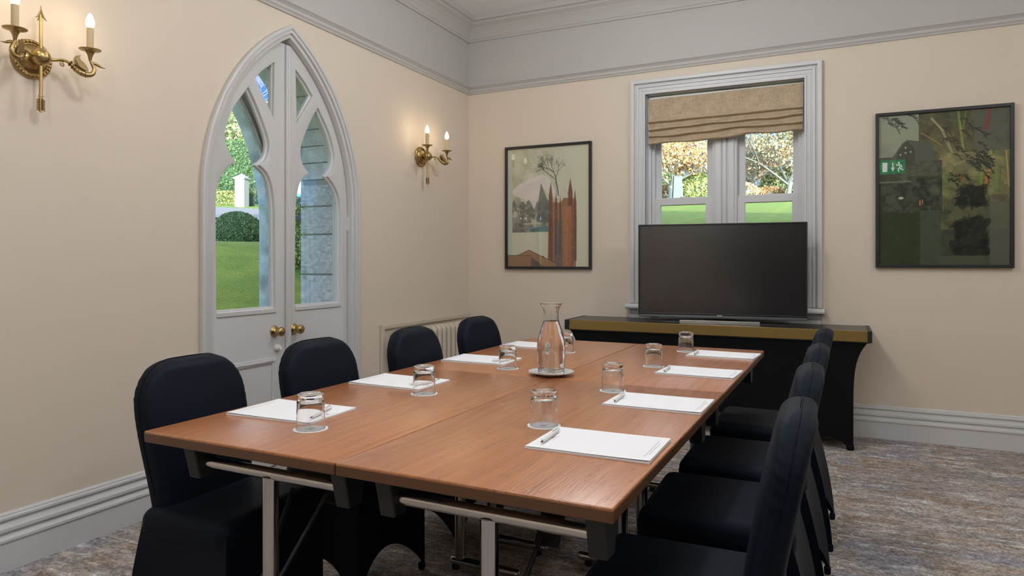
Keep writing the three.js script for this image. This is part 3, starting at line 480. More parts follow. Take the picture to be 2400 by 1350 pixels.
// ---------------------------------------------------------------- radiator on the left wall
{
  const R = thing('column_radiator', 'cream painted column radiator on the wall between the arched door and the corner', 'radiator', ...LW);
  const s0 = 3.985, n = 15, sp = 0.0665;
  const col = (() => { const s = new THREE.Shape(); s.absarc(0, 0.645, 0.045, 0, Math.PI); s.absarc(0, 0.125, 0.045, Math.PI, 2 * Math.PI); s.closePath(); const hole = rectShape(-0.014, 0.014, 0.17, 0.60); s.holes.push(hole); return toCreasedNormals(extrude(s, 0.044, 0.014, 8), 0.9).rotateY(Math.PI / 2).translate(-0.022, 0, 0); })();
  for (let i = 0; i < n; i++) { const c = part('column', col, M.radiator, R); c.position.set(s0 + i * sp, 0, 0.105); }
  part('header', merge([cyl(V(s0 - 0.03, 0.645, 0.105), V(s0 + (n - 1) * sp + 0.03, 0.645, 0.105), 0.022), cyl(V(s0 - 0.03, 0.125, 0.105), V(s0 + (n - 1) * sp + 0.03, 0.125, 0.105), 0.022)]), M.radiator, R);
  for (const k of [0, n - 1]) part('foot', rspan(s0 + k * sp - 0.02, s0 + k * sp + 0.02, 0, 0.09, 0.07, 0.14, 0.006), M.radiator, R);
  part('valve', merge([cyl(V(s0 - 0.03, 0.61, 0.105), V(s0 - 0.07, 0.61, 0.105), 0.011), cyl(V(s0 - 0.055, 0.61, 0.105), V(s0 - 0.12, 0.61, 0.105), 0.021, 0.019), cyl(V(s0 - 0.12, 0.61, 0.105), V(s0 - 0.125, 0.61, 0.105), 0.016), cyl(V(s0 - 0.05, 0.61, 0.105), V(s0 - 0.05, 0.03, 0.105), 0.008)]), M.white, R);
  const K = struct('trim_5', ...LW);
  part('backing_board', toCreasedNormals(merge([span(3.885, 5.12, 0.22, 0.715, 0.0, 0.010), frameGeo(3.88, 5.13, 0.215, 0.728, 0.032, 0.026, 0.004)]), 0.5), M.radiator, K);
}

// ---------------------------------------------------------------- wall sconces
function sconce(at, label) {
  const G = thing('wall_sconce', label, 'wall lamp', [XL, 1.962, -at], Math.PI / 2, 'brass swan sconces on the left wall');
  const plate = [lathe([[0, 0], [0.076, 0], [0.077, 0.006], [0.072, 0.013], [0.066, 0.014], [0.060, 0.011], [0.055, 0.013], [0.050, 0.020], [0.036, 0.028], [0.020, 0.034], [0, 0.036]], 40).rotateX(Math.PI / 2)];
  part('back_plate', merge(plate), M.brass, G);
  const beads = []; for (let i = 0; i < 30; i++) { const a = i / 30 * 6.2832; beads.push(new THREE.SphereGeometry(0.0065, 8, 6).scale(1, 1, 0.8).translate(Math.cos(a) * 0.067, Math.sin(a) * 0.067, 0.014)); }
  part('beaded_rim', merge(beads), M.brass, G);
  part('globe', new THREE.SphereGeometry(0.034, 32, 20).translate(0, 0, 0.066), M.brass, G);
  part('arrow_shaft', merge([cyl(V(0, -0.165, 0.066), V(0, 0.165, 0.066), 0.0062, 0.0062, 12), cyl(V(0, -0.155, 0.066), V(0, -0.148, 0.066), 0.0085, 0.0085, 12), cyl(V(0, -0.215, 0.066), V(0, -0.15, 0.066), 0.005, 0.005, 10)]), M.brass, G);
  const head = new THREE.Shape(); head.moveTo(0, 0.200); head.quadraticCurveTo(0.004, 0.170, 0.022, 0.146); head.quadraticCurveTo(0.010, 0.152, 0.005, 0.156); head.lineTo(-0.005, 0.156); head.quadraticCurveTo(-0.010, 0.152, -0.022, 0.146); head.quadraticCurveTo(-0.004, 0.170, 0, 0.200);
  const cross = (sh) => merge([extrude(sh, 0.004, 0.0015).translate(0, 0, 0.064), extrude(sh, 0.004, 0.0015).translate(0, 0, -0.002).rotateY(Math.PI / 2).translate(0, 0, 0.066)]);
  part('arrow_head', cross(head), M.brass, G);
  const fl = []; for (const sg of [-1, 1]) for (let i = 0; i < 7; i++) { const y = -0.158 - i * 0.0065, b = rbox(0.016, 0.0045, 0.003, 0.001, 0, 0, 0); b.rotateZ(sg * 0.55 * -1).translate(sg * 0.009, y - 0.006, 0.066); fl.push(b); const c = rbox(0.003, 0.0045, 0.014, 0.001); c.rotateX(0.5 * sg).translate(0, y - 0.006, 0.066 + sg * 0.008); fl.push(c); }
  part('arrow_flights', merge(fl), M.brassDark, G);
  for (const sg of [-1, 1]) {
    const A = new THREE.Group(); A.name = 'swan_arm'; G.add(A);
    const P = (t, y, d) => V(sg * t, y, d);
    part('swan_body', tapered([P(0.028, -0.002, 0.068), P(0.050, 0.000, 0.078), P(0.070, 0.004, 0.092), P(0.088, -0.006, 0.106), P(0.104, -0.030, 0.124), P(0.126, -0.045, 0.142), P(0.146, -0.040, 0.152), P(0.153, -0.020, 0.155), P(0.146, 0.000, 0.153), P(0.140, 0.014, 0.151)], [0.0075, 0.0055, 0.0050, 0.0065, 0.0105, 0.0125, 0.0105, 0.0085, 0.0068, 0.0055], 12, 50), M.brass, A);
    part('swan_head', merge([bare(tapered([P(0.144, 0.004, 0.152), P(0.154, 0.004, 0.156), P(0.166, -0.001, 0.160), P(0.178, -0.006, 0.163), P(0.194, -0.008, 0.166)], [0.004, 0.0055, 0.006, 0.003, 0.0012], 10, 20))]), M.brass, A);
    part('feather_rings', merge([0.36, 0.44, 0.50, 0.56, 0.62, 0.68].map((t) => { const c = new THREE.CatmullRomCurve3([P(0.028, -0.002, 0.068), P(0.050, 0.000, 0.078), P(0.070, 0.004, 0.092), P(0.088, -0.006, 0.106), P(0.104, -0.030, 0.124), P(0.126, -0.045, 0.142), P(0.146, -0.040, 0.152), P(0.153, -0.020, 0.155), P(0.146, 0.000, 0.153)]); const p = c.getPointAt(t), d = c.getTangentAt(t); const g = new THREE.TorusGeometry(0.0105, 0.0022, 6, 14); g.applyQuaternion(new THREE.Quaternion().setFromUnitVectors(V(0, 0, 1), d)); g.translate(p.x, p.y, p.z); return g; })), M.brassDark, A);
    const wing = new THREE.Shape(); wing.moveTo(0.135, -0.036); wing.quadraticCurveTo(0.100, -0.028, 0.094, 0.004); wing.quadraticCurveTo(0.094, 0.022, 0.110, 0.028); wing.quadraticCurveTo(0.103, 0.016, 0.112, 0.006); wing.quadraticCurveTo(0.132, -0.010, 0.136, -0.030);
    for (const off of [-0.009, 0.009]) { const g = extrude(wing, 0.004, 0.0012); if (sg < 0) g.rotateY(Math.PI); g.rotateY(sg * -0.55).translate(sg * -0.012 + (sg < 0 ? 0.0 : 0), 0.002, 0.205 + off); const bb = new THREE.Box3().setFromBufferAttribute(g.attributes.position), c = bb.getCenter(V(0, 0, 0)); g.translate(sg * 0.114 - c.x, 0, 0.132 + off - c.z); part('wing', g, M.brassDark, A); }
    const sp = []; for (let i = 0; i <= 14; i++) { const a = i / 14 * 7.2 + 1.2, r = 0.0115 * (1 - i / 17); sp.push(P(0.068 - Math.cos(a) * r * -1, -0.013 + Math.sin(a) * r, 0.090)); }
    part('scroll', tapered(sp, [0.0026, 0.0022, 0.0026], 8, 40), M.brass, A);
    part('drip_pan', lathe([[0, 0.012], [0.005, 0.012], [0.007, 0.022], [0.010, 0.034], [0.016, 0.046], [0.026, 0.052], [0.038, 0.054], [0.040, 0.057], [0.036, 0.058], [0.012, 0.056], [0, 0.056]], 32).translate(sg * 0.139, 0, 0.151), M.brass, A);
    part('candle_sleeve', lathe([[0, 0.055], [0.0125, 0.055], [0.0125, 0.142], [0.009, 0.144], [0, 0.144]], 24).translate(sg * 0.139, 0, 0.151), M.candle, A);
    part('bulb', lathe([[0, 0.142], [0.009, 0.143], [0.0145, 0.152], [0.0165, 0.163], [0.0145, 0.178], [0.009, 0.192], [0.003, 0.202], [0, 0.204]], 20).translate(sg * 0.139, 0, 0.151), M.bulb, A);
    const L = new THREE.PointLight(lin(1, 0.78, 0.50), BULB, 0, 2); L.position.set(sg * 0.139, 0.168, 0.151); L.castShadow = true; L.shadow.radius = 0.6; L.name = 'bulb_light'; A.add(L);
  }
}
sconce(1.615, 'brass two-light wall sconce with swans and arrow, on the near side of the arched door');
sconce(4.393, 'brass two-light wall sconce with swans and arrow, between the arched door and the room corner');

// ---------------------------------------------------------------- folding tables, two by two
const TX = -0.3585, TZ = -1.1741, TA = -0.0143, TW = 1.2672, TL = 2.4053, TH = 0.73;
const tpt = (u, v) => [TX + Math.cos(TA) * u + Math.sin(TA) * v, 0, TZ - Math.sin(TA) * u + Math.cos(TA) * v];
{
  const w = TW / 2 - 0.003, l = TL / 2 - 0.003;
  const edgeMat = phy(lin(0.125, 0.054, 0.022), 0.34, { clearcoat: 0.2 });
  const topG = () => metreUV(toCreasedNormals(rspan(-w / 2, w / 2, TH - 0.009, TH, -l / 2, l / 2, 0.0035), 0.6));
  const edgeG = rspan(-w / 2 - 0.0005, w / 2 + 0.0005, TH - 0.029, TH - 0.0036, -l / 2 - 0.0005, l / 2 + 0.0005, 0.004);
  function table(u, v, label, k, side) {                               // side: which way the outer long edge faces
    const t = thing('folding_table', label, 'table', tpt(u, v), TA, 'folding tables pushed into one long table');
    part('tabletop', topG(), woodOf(0.37 * k, 0.29 * k), t);
    part('edge_band', edgeG, edgeMat, t);
    for (const sx of [-1, 1]) part('side_rail', rspan(sx * 0.255 - 0.012, sx * 0.255 + 0.012, TH - 0.062, TH - 0.028, -l / 2 + 0.08, l / 2 - 0.08, 0.003), M.dark, t);
    for (const sz of [-1, 1]) {
      const z = sz * (l / 2 - 0.125), F = new THREE.Group(); F.name = 'leg_frame'; t.add(F);
      part('crossbar', cyl(V(-0.235, 0.628, z), V(0.235, 0.628, z), 0.0155, 0.0155, 20), M.chrome, F);
      part('post', cyl(V(0, 0.045, z), V(0, 0.62, z), 0.0205, 0.0205, 24), M.chrome, F);
      part('floor_bar', merge([cyl(V(side * 0.026, 0.032, z), V(side * -0.24, 0.032, z), 0.017, 0.017, 18), new THREE.SphereGeometry(0.017, 14, 8).translate(side * 0.026, 0.032, z), new THREE.SphereGeometry(0.017, 14, 8).translate(side * -0.24, 0.032, z)]), M.chrome, F);
      for (const sx of [-1, 1]) {
        part('floor_pad', cyl(V(side * (sx > 0 ? 0.02 : -0.21), 0, z), V(side * (sx > 0 ? 0.02 : -0.21), 0.02, z), 0.016, 0.013, 14), M.black, F);
        const b = new THREE.Shape(); b.moveTo(-0.05, 0.700); b.lineTo(0.05, 0.700); b.lineTo(0.036, 0.645); b.lineTo(0.022, 0.588); b.lineTo(-0.022, 0.588); b.lineTo(-0.036, 0.645); b.closePath();
        part('bracket', extrude(b, 0.042, 0.004).rotateY(Math.PI / 2).translate(sx * 0.252 - 0.021, 0, z), M.dark, F);
        part('bracket_plate', rspan(sx * 0.21 - 0.06, sx * 0.21 + 0.06, 0.684, 0.701, z - 0.04, z + 0.04, 0.003), M.dark, F);
      }
      part('brace', merge([cyl(V(0.026, 0.36, z), V(0.06, 0.54, z - sz * 0.14), 0.006, 0.006, 8), rbox(0.06, 0.20, 0.006, 0.002, 0, 0, 0).rotateX(sz * -0.6).translate(0.07, 0.60, z - sz * 0.20), cyl(V(-0.026, 0.36, z), V(-0.06, 0.54, z - sz * 0.14), 0.006, 0.006, 8), cyl(V(-0.03, 0.36, z), V(0.03, 0.36, z), 0.007, 0.007, 10)]), M.black, F);
    }
    return t;
  }
  table(-0.75 * TW, -0.25 * TL, 'wood-topped folding table at the free end, on the arched-door side', 0, -1);
  table(-0.25 * TW, -0.25 * TL, 'wood-topped folding table at the free end, on the side away from the arched door', 1, 1);
  table(-0.75 * TW, -0.75 * TL, 'wood-topped folding table at the television end, on the radiator side', 2, -1);
  table(-0.25 * TW, -0.75 * TL, 'wood-topped folding table at the television end, on the side away from the radiator', 3, 1);
}

// ---------------------------------------------------------------- chairs under black stretch covers
{
  const topY = 0.876, W2 = 0.188, lean = 0.19;
  const backMid = (y) => 0.168 + (y - 0.42) * lean;
  const halfW = (y) => { const r = 0.115, k = lerp(0.168, W2, sstep(y, 0.42, 0.72)) - 0.012 * sstep(y, 0.72, 0.876); return y > topY - r ? k - r + Math.sqrt(Math.max(0, r * r - (y - topY + r) ** 2)) : k; };
  const halfT = (y) => { const r = 0.03; return 0.038 * (y > topY - r ? Math.sqrt(Math.max(0.0004, 1 - ((y - topY + r) / r) ** 2)) : 1); };
  const backG = gridGeo(56, 60, (u, v) => {
    const y = v < 0.6 ? lerp(0.40, topY - 0.115, v / 0.6) : topY - 0.115 + 0.115 * Math.sin((v - 0.6) / 0.4 * Math.PI / 2);
    const a = u * Math.PI * 2, c = Math.cos(a), s = Math.sin(a), e = 0.33, w = Math.max(0.0005, halfW(y)), t = halfT(y);
    const x = Math.sign(c) * Math.pow(Math.abs(c), e) * w, z = Math.sign(s) * Math.pow(Math.abs(s), e * 1.2) * t, side = Math.pow(Math.abs(c), 3) * (1 - Math.abs(s));
    const ruff = side * (0.0016 * Math.sin(y * 240 + z * 150 + (c > 0 ? 1 : 0)) + 0.0008 * Math.sin(y * 410 - z * 90)) * sstep(y, 0.62, 0.74) * (1 - sstep(y, 0.84, 0.88));
    return [x + Math.sign(c) * ruff, y, backMid(y) + z - 0.012 * Math.sin(Math.PI * clamp((y - 0.45) / 0.45, 0, 1)) * (1 - (x / 0.2) ** 2)];
  }, true);
  const seamPts = []; for (let i = 0; i <= 40; i++) { const t = i / 40, y = t < 0.5 ? lerp(0.5, topY, t * 2) : lerp(topY, 0.5, t * 2 - 1), yy = t < 0.5 ? lerp(0.5, topY, Math.sin(t * Math.PI)) : lerp(0.5, topY, Math.sin(t * Math.PI)); seamPts.push(V((t < 0.5 ? -1 : 1) * (halfW(Math.min(yy, topY - 0.0005)) + 0.0005), yy + 0.0005, backMid(yy))); }
  const seamG = new THREE.TubeGeometry(new THREE.CatmullRomCurve3(seamPts, false, 'centripetal'), 120, 0.0016, 5);
  const makeChair = (front) => {                                      // front = how far the seat reaches forward
    const seatG = (() => { const d = 0.218 + front, g = new RoundedBoxGeometry(0.405, 0.085, d, 6, 0.036), p = g.attributes.position; for (let i = 0; i < p.count; i++) { const x = p.getX(i), y = p.getY(i), z = p.getZ(i); if (y > 0) p.setY(i, y + 0.012 * Math.cos(clamp(x / 0.22, -1, 1) * 1.5) * Math.cos(clamp(z / (d / 2), -1, 1) * 1.5)); } g.computeVertexNormals(); return g.translate(0, 0.432, 0.218 - d / 2); })();
    const skirtG = stretchSkirt(0.385, [-front + 0.003, 0.205], 0.44, 0.40, [-front + 0.006, 0.283], 0.155, { bow: 0.035, power: 1.6, sharp: 0.7, hemSide: 0.15 });
    const c = thing('banquet_chair', 'x', 'chair', [0, 0, 0], 0, 'black covered chairs round the table');
    part('backrest', backG, M.fabric, c); part('seam', seamG, M.fabric, c); part('seat', seatG, M.fabric, c); part('skirt', skirtG, M.fabric, c);
    for (const sx of [-1, 1]) for (const z of [-front + 0.014, 0.274]) part('foot_pocket', rbox(0.024, 0.03, 0.024, 0.008, sx * 0.191, 0.015, z), M.fabric, c);
    return c;
  };
  const L = ['black covered chair on the arched-door side of the table, end place away from the television', 'black covered chair in front of the arched door, second place from the free table end', 'black covered chair in front of the radiator valve, third place from the free table end', 'black covered chair on the radiator side, end place nearest the television'];
  const Rr = ['black covered chair on the open-carpet side of the table, end place away from the television', 'black covered chair on the open-carpet side, second place from the free table end', 'black covered chair on the open-carpet side, third place from the free table end', 'black covered chair on the open-carpet side, end place nearest the television'];
  const lp = [[-1.770, -1.492], [-1.732, -2.011], [-1.663, -2.563], [-1.675, -3.174]], rp = [[-0.115, -1.535], [-0.111, -2.10], [-0.102, -2.63], [-0.092, -3.24]];
  const row = (front) => { let c0 = null; return (x, z, turn, label) => { if (c0) dup(c0, [x, 0, z], turn, label); else { c0 = makeChair(front); c0.position.set(x, 0, z); c0.rotation.y = turn; c0.userData.label = label; } }; };
  const putLeft = row(0.112), putRight = row(0.202);
  lp.forEach(([x, z], i) => putLeft(x + 0.205, z, -Math.PI / 2 + [0.03, -0.02, 0.02, -0.03][i], L[i]));
  rp.forEach(([x, z], i) => putRight(x - 0.205, z, Math.PI / 2 + [0.02, -0.02, 0.0, 0.015][i], Rr[i]));
}

// ---------------------------------------------------------------- on the table: pads, pens, coasters, tumblers, carafe
{
  const padTex = canvasTex(512, 724, (x, w, h) => {                     // portrait sheet, small mark at the head, fine print at the foot
    x.fillStyle = '#f3f3f6'; x.fillRect(0, 0, w, h);
    x.fillStyle = '#8a2f3c'; x.beginPath(); x.arc(w * 0.5, h * 0.075, 13, 0, 7); x.fill(); x.fillStyle = '#f3f3f6'; x.fillRect(w * 0.5 - 3, h * 0.06, 6, 22); x.fillStyle = '#8a2f3c'; x.fillRect(w * 0.44, h * 0.105, w * 0.12, 5);
    x.fillStyle = '#5d5f6c'; for (let i = 0; i < 12; i++) x.fillRect(w * 0.35 + i * 13, h * 0.035, 8, 5); x.fillStyle = '#9a9ca6'; for (let i = 0; i < 9; i++) x.fillRect(w * 0.38 + i * 14, h * 0.128, 9, 4);
    x.fillStyle = '#83858f'; for (let i = 0; i < 30; i++) x.fillRect(w * 0.16 + i * 12, h * 0.93, 8, 4); for (let i = 0; i < 22; i++) x.fillRect(w * 0.25 + i * 12, h * 0.953, 8, 3.5);
  });
  const sheet = std(0xffffff, 0.7, { map: padTex });
  const sheetG = gridGeo(10, 12, (u, v) => [(u - 0.5) * 0.2095, 0.0056 + 0.0012 * Math.pow(Math.abs(u - 0.5) * 2, 6) + 0.0016 * Math.pow(1 - v, 5), (0.5 - v) * 0.2965]);
  const P0 = thing('notepad', 'x', 'notepad'); part('paper_block', rbox(0.21, 0.0052, 0.297, 0.0008, 0, 0.0026, 0), M.paper, P0); part('top_sheet', sheetG, sheet, P0);
  const N0 = thing('ballpoint_pen', 'x', 'pen');
  part('barrel', lathe([[0, -0.056], [0.0026, -0.056], [0.0048, -0.046], [0.0052, -0.02], [0.0052, 0.062], [0.0046, 0.064], [0, 0.064]], 16).rotateX(Math.PI / 2).translate(0, 0.0054, 0), M.white, N0);
  part('tip', lathe([[0, -0.068], [0.0009, -0.067], [0.0022, -0.057], [0.0026, -0.055], [0, -0.055]], 12).rotateX(Math.PI / 2).translate(0, 0.0054, 0), M.dark, N0);
  part('clip', merge([rbox(0.003, 0.0014, 0.042, 0.0006, 0, 0.0122, 0.040), rbox(0.003, 0.006, 0.002, 0.0006, 0, 0.0098, 0.060)]), M.white, N0);
  part('push_button', cyl(V(0, 0.0054, 0.063), V(0, 0.0054, 0.072), 0.0027, 0.0027, 12), M.white, N0);
  const coasterTex = canvasTex(256, 256, (x, w) => { x.fillStyle = '#eef0f2'; x.fillRect(0, 0, w, w); x.fillStyle = '#8d949b'; x.beginPath(); x.ellipse(w / 2, w * 0.44, 30, 12, -0.5, 0, 7); x.fill(); x.fillRect(w * 0.36, w * 0.56, w * 0.28, 9); });
  const K0 = thing('paper_coaster', 'x', 'coaster'); part('disc', lathe([[0, 0], [0.0445, 0], [0.045, 0.0006], [0.0445, 0.0013], [0, 0.0013]], 40), M.paper, K0); part('print', new THREE.CircleGeometry(0.043, 40).rotateX(-Math.PI / 2).translate(0, 0.0015, 0), std(0xffffff, 0.8, { map: coasterTex }), K0);
  const G0 = thing('tumbler', 'x', 'glass');
  part('glass', lathe([[0.0362, 0.0005], [0.0371, 0], [0.0379, 0.0006], [0.0372, 0.02], [0.0352, 0.070], [0.0349, 0.078], [0.0345, 0.088], [0.0325, 0.0925], [0.027, 0.0925], [0.022, 0.0905], [0, 0.0905]].concat([]).concat([[0, 0.0760], [0.020, 0.0758], [0.029, 0.0735], [0.0325, 0.068], [0.0345, 0.03], [0.0358, 0.006], [0.0362, 0.0005]]), 48), M.glass, G0);
  const where = ['at the free-end place on the arched-door side', 'at the chair facing away from the arched door', 'at the chair beside the radiator valve', 'at the radiator-side place nearest the television', 'at the free-end place on the open-carpet side', 'at the second open-carpet place from the free end', 'at the third open-carpet place from the free end', 'at the open-carpet place nearest the television'];
  // [pad x, pad z, turn, pen dx along the long side, glass x, glass z]
  const set = [[-1.434, -1.527, -0.03, -1.247, -1.394], [-1.432, -2.066, 0.03, -1.238, -1.926], [-1.427, -2.690, -0.01, -1.221, -2.528], [-1.420, -3.255, 0.02, -1.186, -3.102], [-0.515, -1.569, 0.0, -0.709, -1.691], [-0.498, -2.103, 0.02, -0.688, -2.245], [-0.491, -2.745, 0.06, -0.694, -2.842], [-0.478, -3.300, 0.08, -0.667, -3.384]];
  set.forEach(([px, pz, tn, gx, gz], i) => {
    const left = i < 4, w = where[i], y = TH, turn = (left ? Math.PI / 2 : -Math.PI / 2) - tn;   // head of the sheet towards the middle of the table
    const lab = { pad: 'white letterhead notepad ' + w, pen: 'white pen on the pad ' + w, coaster: 'round white paper coaster ' + w, glass: 'clear upturned tumbler ' + w };
    const lay = (o, p, t, l, g) => { if (i === 0) { o.position.set(...p); o.rotation.y = t; o.userData.label = l; o.userData.group = g; } else dup(o, p, t, l, g); };
    lay(P0, [px, y, pz], left ? -Math.PI / 2 - tn : Math.PI / 2 - tn, lab.pad, 'notepads at the eight places');
    const dx = left ? 0.108 : -0.122;
    lay(N0, [px + dx * Math.cos(tn), y + 0.0068, pz - dx * Math.sin(-tn) * -1 + (left ? 0.0 : 0.012)], left ? 0.28 + Math.PI : -0.06, lab.pen, 'pens on the notepads');
    lay(K0, [gx, y, gz], i * 0.8, lab.coaster, 'paper coasters under the tumblers');
    lay(G0, [gx, y + 0.0016, gz], 0, lab.glass, 'tumblers upside down on coasters');
  });
}
{
  const px = -0.998, pz = -2.452;
  single('saucer', lathe([[0, 0], [0.045, 0], [0.048, 0.002], [0.060, 0.006], [0.084, 0.0135], [0.088, 0.0155], [0.0875, 0.0170], [0.082, 0.0160], [0.060, 0.0095], [0.048, 0.0068], [0, 0.0066]], 56), std(lin(0.74, 0.73, 0.70), 0.2), 'white china saucer under the water carafe', 'saucer', [px, TH, pz]);
  const C = thing('water_carafe', 'clear glass carafe half full of water on a white saucer', 'carafe', [px, TH + 0.0075, pz]);
  const out = [[0, 0], [0.046, 0], [0.0505, 0.004], [0.0520, 0.020], [0.0535, 0.06], [0.0545, 0.095], [0.0525, 0.125], [0.0455, 0.155], [0.0365, 0.182], [0.0300, 0.203], [0.0278, 0.222], [0.0290, 0.240], [0.0345, 0.256], [0.0425, 0.268], [0.0440, 0.2705]];
  const inn = [[0.0420, 0.2700], [0.0325, 0.256], [0.0268, 0.240], [0.0256, 0.222], [0.0278, 0.203], [0.0342, 0.182], [0.0432, 0.155], [0.0502, 0.125], [0.0522, 0.095], [0.0512, 0.06], [0.0497, 0.020], [0.046, 0.010], [0, 0.008]];
  const sm = (p, n) => { const c = new THREE.SplineCurve(p.map(([a, b]) => new THREE.Vector2(a, b))); return c.getPoints(n).map((q) => [Math.max(0, q.x), q.y]); };
  part('glass', lathe([...sm(out, 60), ...sm(inn, 60)], 64), M.glass, C);
  part('water', lathe([[0, 0.0082], [0.0462, 0.0102], ...[[0.0499, 0.020], [0.0514, 0.06], [0.0524, 0.095], [0.0504, 0.125], [0.0434, 0.155], [0.0344, 0.182], [0.0280, 0.2025]], [0.0262, 0.2012], [0, 0.2008]], 64), M.water, C);
}

// ---------------------------------------------------------------- unseen globe lamps that light the room, rear drape, exit sign (outside the picture)
function unseenPendant(x, z, label) {  // out of view, placed to light walls, ceiling and table evenly
  const G = thing('unseen_pendant_light', label, 'pendant light', [x, HC, z], 0, 'unseen opal globe lamps lighting the room');
  part('ceiling_rose', lathe([[0, 0], [0.06, 0], [0.058, -0.012], [0.03, -0.03], [0, -0.032]], 32), M.brass, G);
  part('rod', cyl(V(0, -0.03, 0), V(0, -0.32, 0), 0.006), M.brass, G);
  part('gallery', lathe([[0, -0.30], [0.05, -0.305], [0.055, -0.335], [0, -0.335]], 28), M.brass, G);
  part('lamp_globe', new THREE.SphereGeometry(0.13, 32, 20).translate(0, -0.45, 0), std(lin(0.85, 0.85, 0.84), 0.4, { emissive: lin(0.94, 0.975, 1.0), emissiveIntensity: 1.6 }), G);
  const L = new THREE.PointLight(lin(0.94, 0.975, 1.0), UNSEEN_PENDANT, 0, 2); L.position.set(0, -0.45, 0); L.castShadow = true; L.shadow.radius = 6; L.name = 'lamp_light'; G.add(L);
}
unseenPendant(-1.0, -3.35, 'unseen opal globe lamp lighting the television end of the table');
unseenPendant(-1.0, -1.25, 'unseen opal globe lamp lighting the free end of the table');
unseenPendant(-0.6, 0.6, 'added opal globe fill lamp out of view near the rear wall');  // added fill for the rear of the room
unseenPendant(1.6, -2.4, 'added opal globe fill lamp out of view above the open carpet');  // added fill to lift the dim wall and carpet here
{
  const signTex = canvasTex(512, 256, (x, w, h) => { x.fillStyle = '#0f8a4c'; x.fillRect(0, 0, w, h); x.fillStyle = '#ffffff';
    x.fillRect(360, 40, 100, 176); x.fillRect(236, 46, 26, 110); x.beginPath(); x.moveTo(205, 140); x.lineTo(293, 140); x.lineTo(249, 212); x.fill();
    x.beginPath(); x.arc(128, 56, 20, 0, 7); x.fill(); x.lineWidth = 22; x.lineCap = 'round'; x.strokeStyle = '#ffffff'; for (const l of [[[118, 84], [104, 140]], [[104, 140], [140, 170], [132, 214]], [[104, 140], [80, 176], [44, 182]], [[116, 92], [160, 104], [176, 84]], [[114, 92], [78, 106], [66, 136]]]) { x.beginPath(); l.forEach(([a, b], i) => (i ? x.lineTo(a, b) : x.moveTo(a, b))); x.stroke(); } });
  const S = thing('exit_sign', 'lit green exit sign with running figure and arrow above the dark drape', 'sign', [0.762, 2.61, ZR - 0.03], Math.PI);
  part('housing', rbox(0.36, 0.23, 0.05, 0.006), M.white, S); part('sign_face', new THREE.PlaneGeometry(0.34, 0.21).translate(0, 0, 0.0265), std(0xffffff, 0.5, { map: signTex, emissive: 0xffffff, emissiveMap: signTex, emissiveIntensity: 5 }), S);
  const Q = thing('unseen_curtain', 'unseen dark drape along the rear wall that darkens the television reflection', 'unseen_curtain', [0.80, 0, ZR - 0.08]);  // out of view, hung here to darken what the television screen mirrors
  part('fabric', gridGeo(180, 4, (u, v) => [(u - 0.5) * 2.4, 0.02 + v * 2.4, 0.035 * Math.sin(u * 95)]), M.unseen_curtain, Q); part('rail', cyl(V(-1.25, 2.44, 0), V(1.25, 2.44, 0), 0.012), M.brass, Q);
}
{ // unseen storey, roof and ranges, sized to lay shade on the lawns
  const U = struct('unseen_upper_storey'); part('masonry', span(XL - 0.43, 13, 3.45, 7.4, ZB - T, ZR + 6), M.stone, U);
  const s = new THREE.Shape(); s.moveTo(XL - 0.9, 7.4); s.lineTo(13.5, 7.4); s.lineTo(5.2, 10.6); s.closePath(); part('roof', extrude(s, ZR + 6.9 - ZB, 0).translate(0, 0, ZB - 0.6), M.roof, U);
  part('side_wall', span(XL - 0.43, XL - T - 0.27, -0.6, 3.45, ZR + 5.6, ZR + 6), M.stone, U); part('wing', span(XR + T + 0.02, 13, -0.6, 3.45, ZB - T, ZR + 6), M.stone, U); part('rear_range', span(XL - 0.43, XR + T + 0.02, -0.6, 3.45, ZR + T + 0.02, ZR + 6), M.stone, U);
}

// ---------------------------------------------------------------- grounds
const dirOf = (px) => { const t = (px - 1200) / FPX, c = Math.cos(YAW), s = Math.sin(YAW); return [-s + c * t, -c - s * t]; };   // ground direction through a column of the picture, per metre of depth
const gpos = (px, w) => { const [x, z] = dirOf(px); return [x * w, z * w]; };
const hLeft = [[0, -0.45], [4.2, -0.40], [11, 1.46], [12.6, 1.52], [16, 1.95], [20, 2.5], [24, 3.05], [30, 3.6], [60, 5.5], [120, 7]];
const hBack = [[0, -0.45], [6.2, -0.40], [22, 2.43], [30, 3.36], [45, 5.17], [52, 5.4], [80, 5.6], [160, 6]];
const tab = (t, r) => { for (let i = 1; i < t.length; i++) if (r < t[i][0]) return lerp(t[i - 1][1], t[i][1], (r - t[i - 1][0]) / (t[i][0] - t[i - 1][0])); return t[t.length - 1][1]; };
function ground(x, z) {
  const w = Math.hypot(x, z) * 0.955, a = Math.atan2(-x, -z), k = sstep(a, 0.40, 0.62);     // bearing from straight ahead of the room towards the left
  let h = lerp(tab(hBack, w), tab(hLeft, w), k);
  const back = sstep(z, -4, 1.5); h = lerp(h, -0.45, back * (x > -7 ? 1 : sstep(x, -16, -7)));
  return h + 0.03 * (N64(x * 0.8, z * 0.8) - 0.5);
}
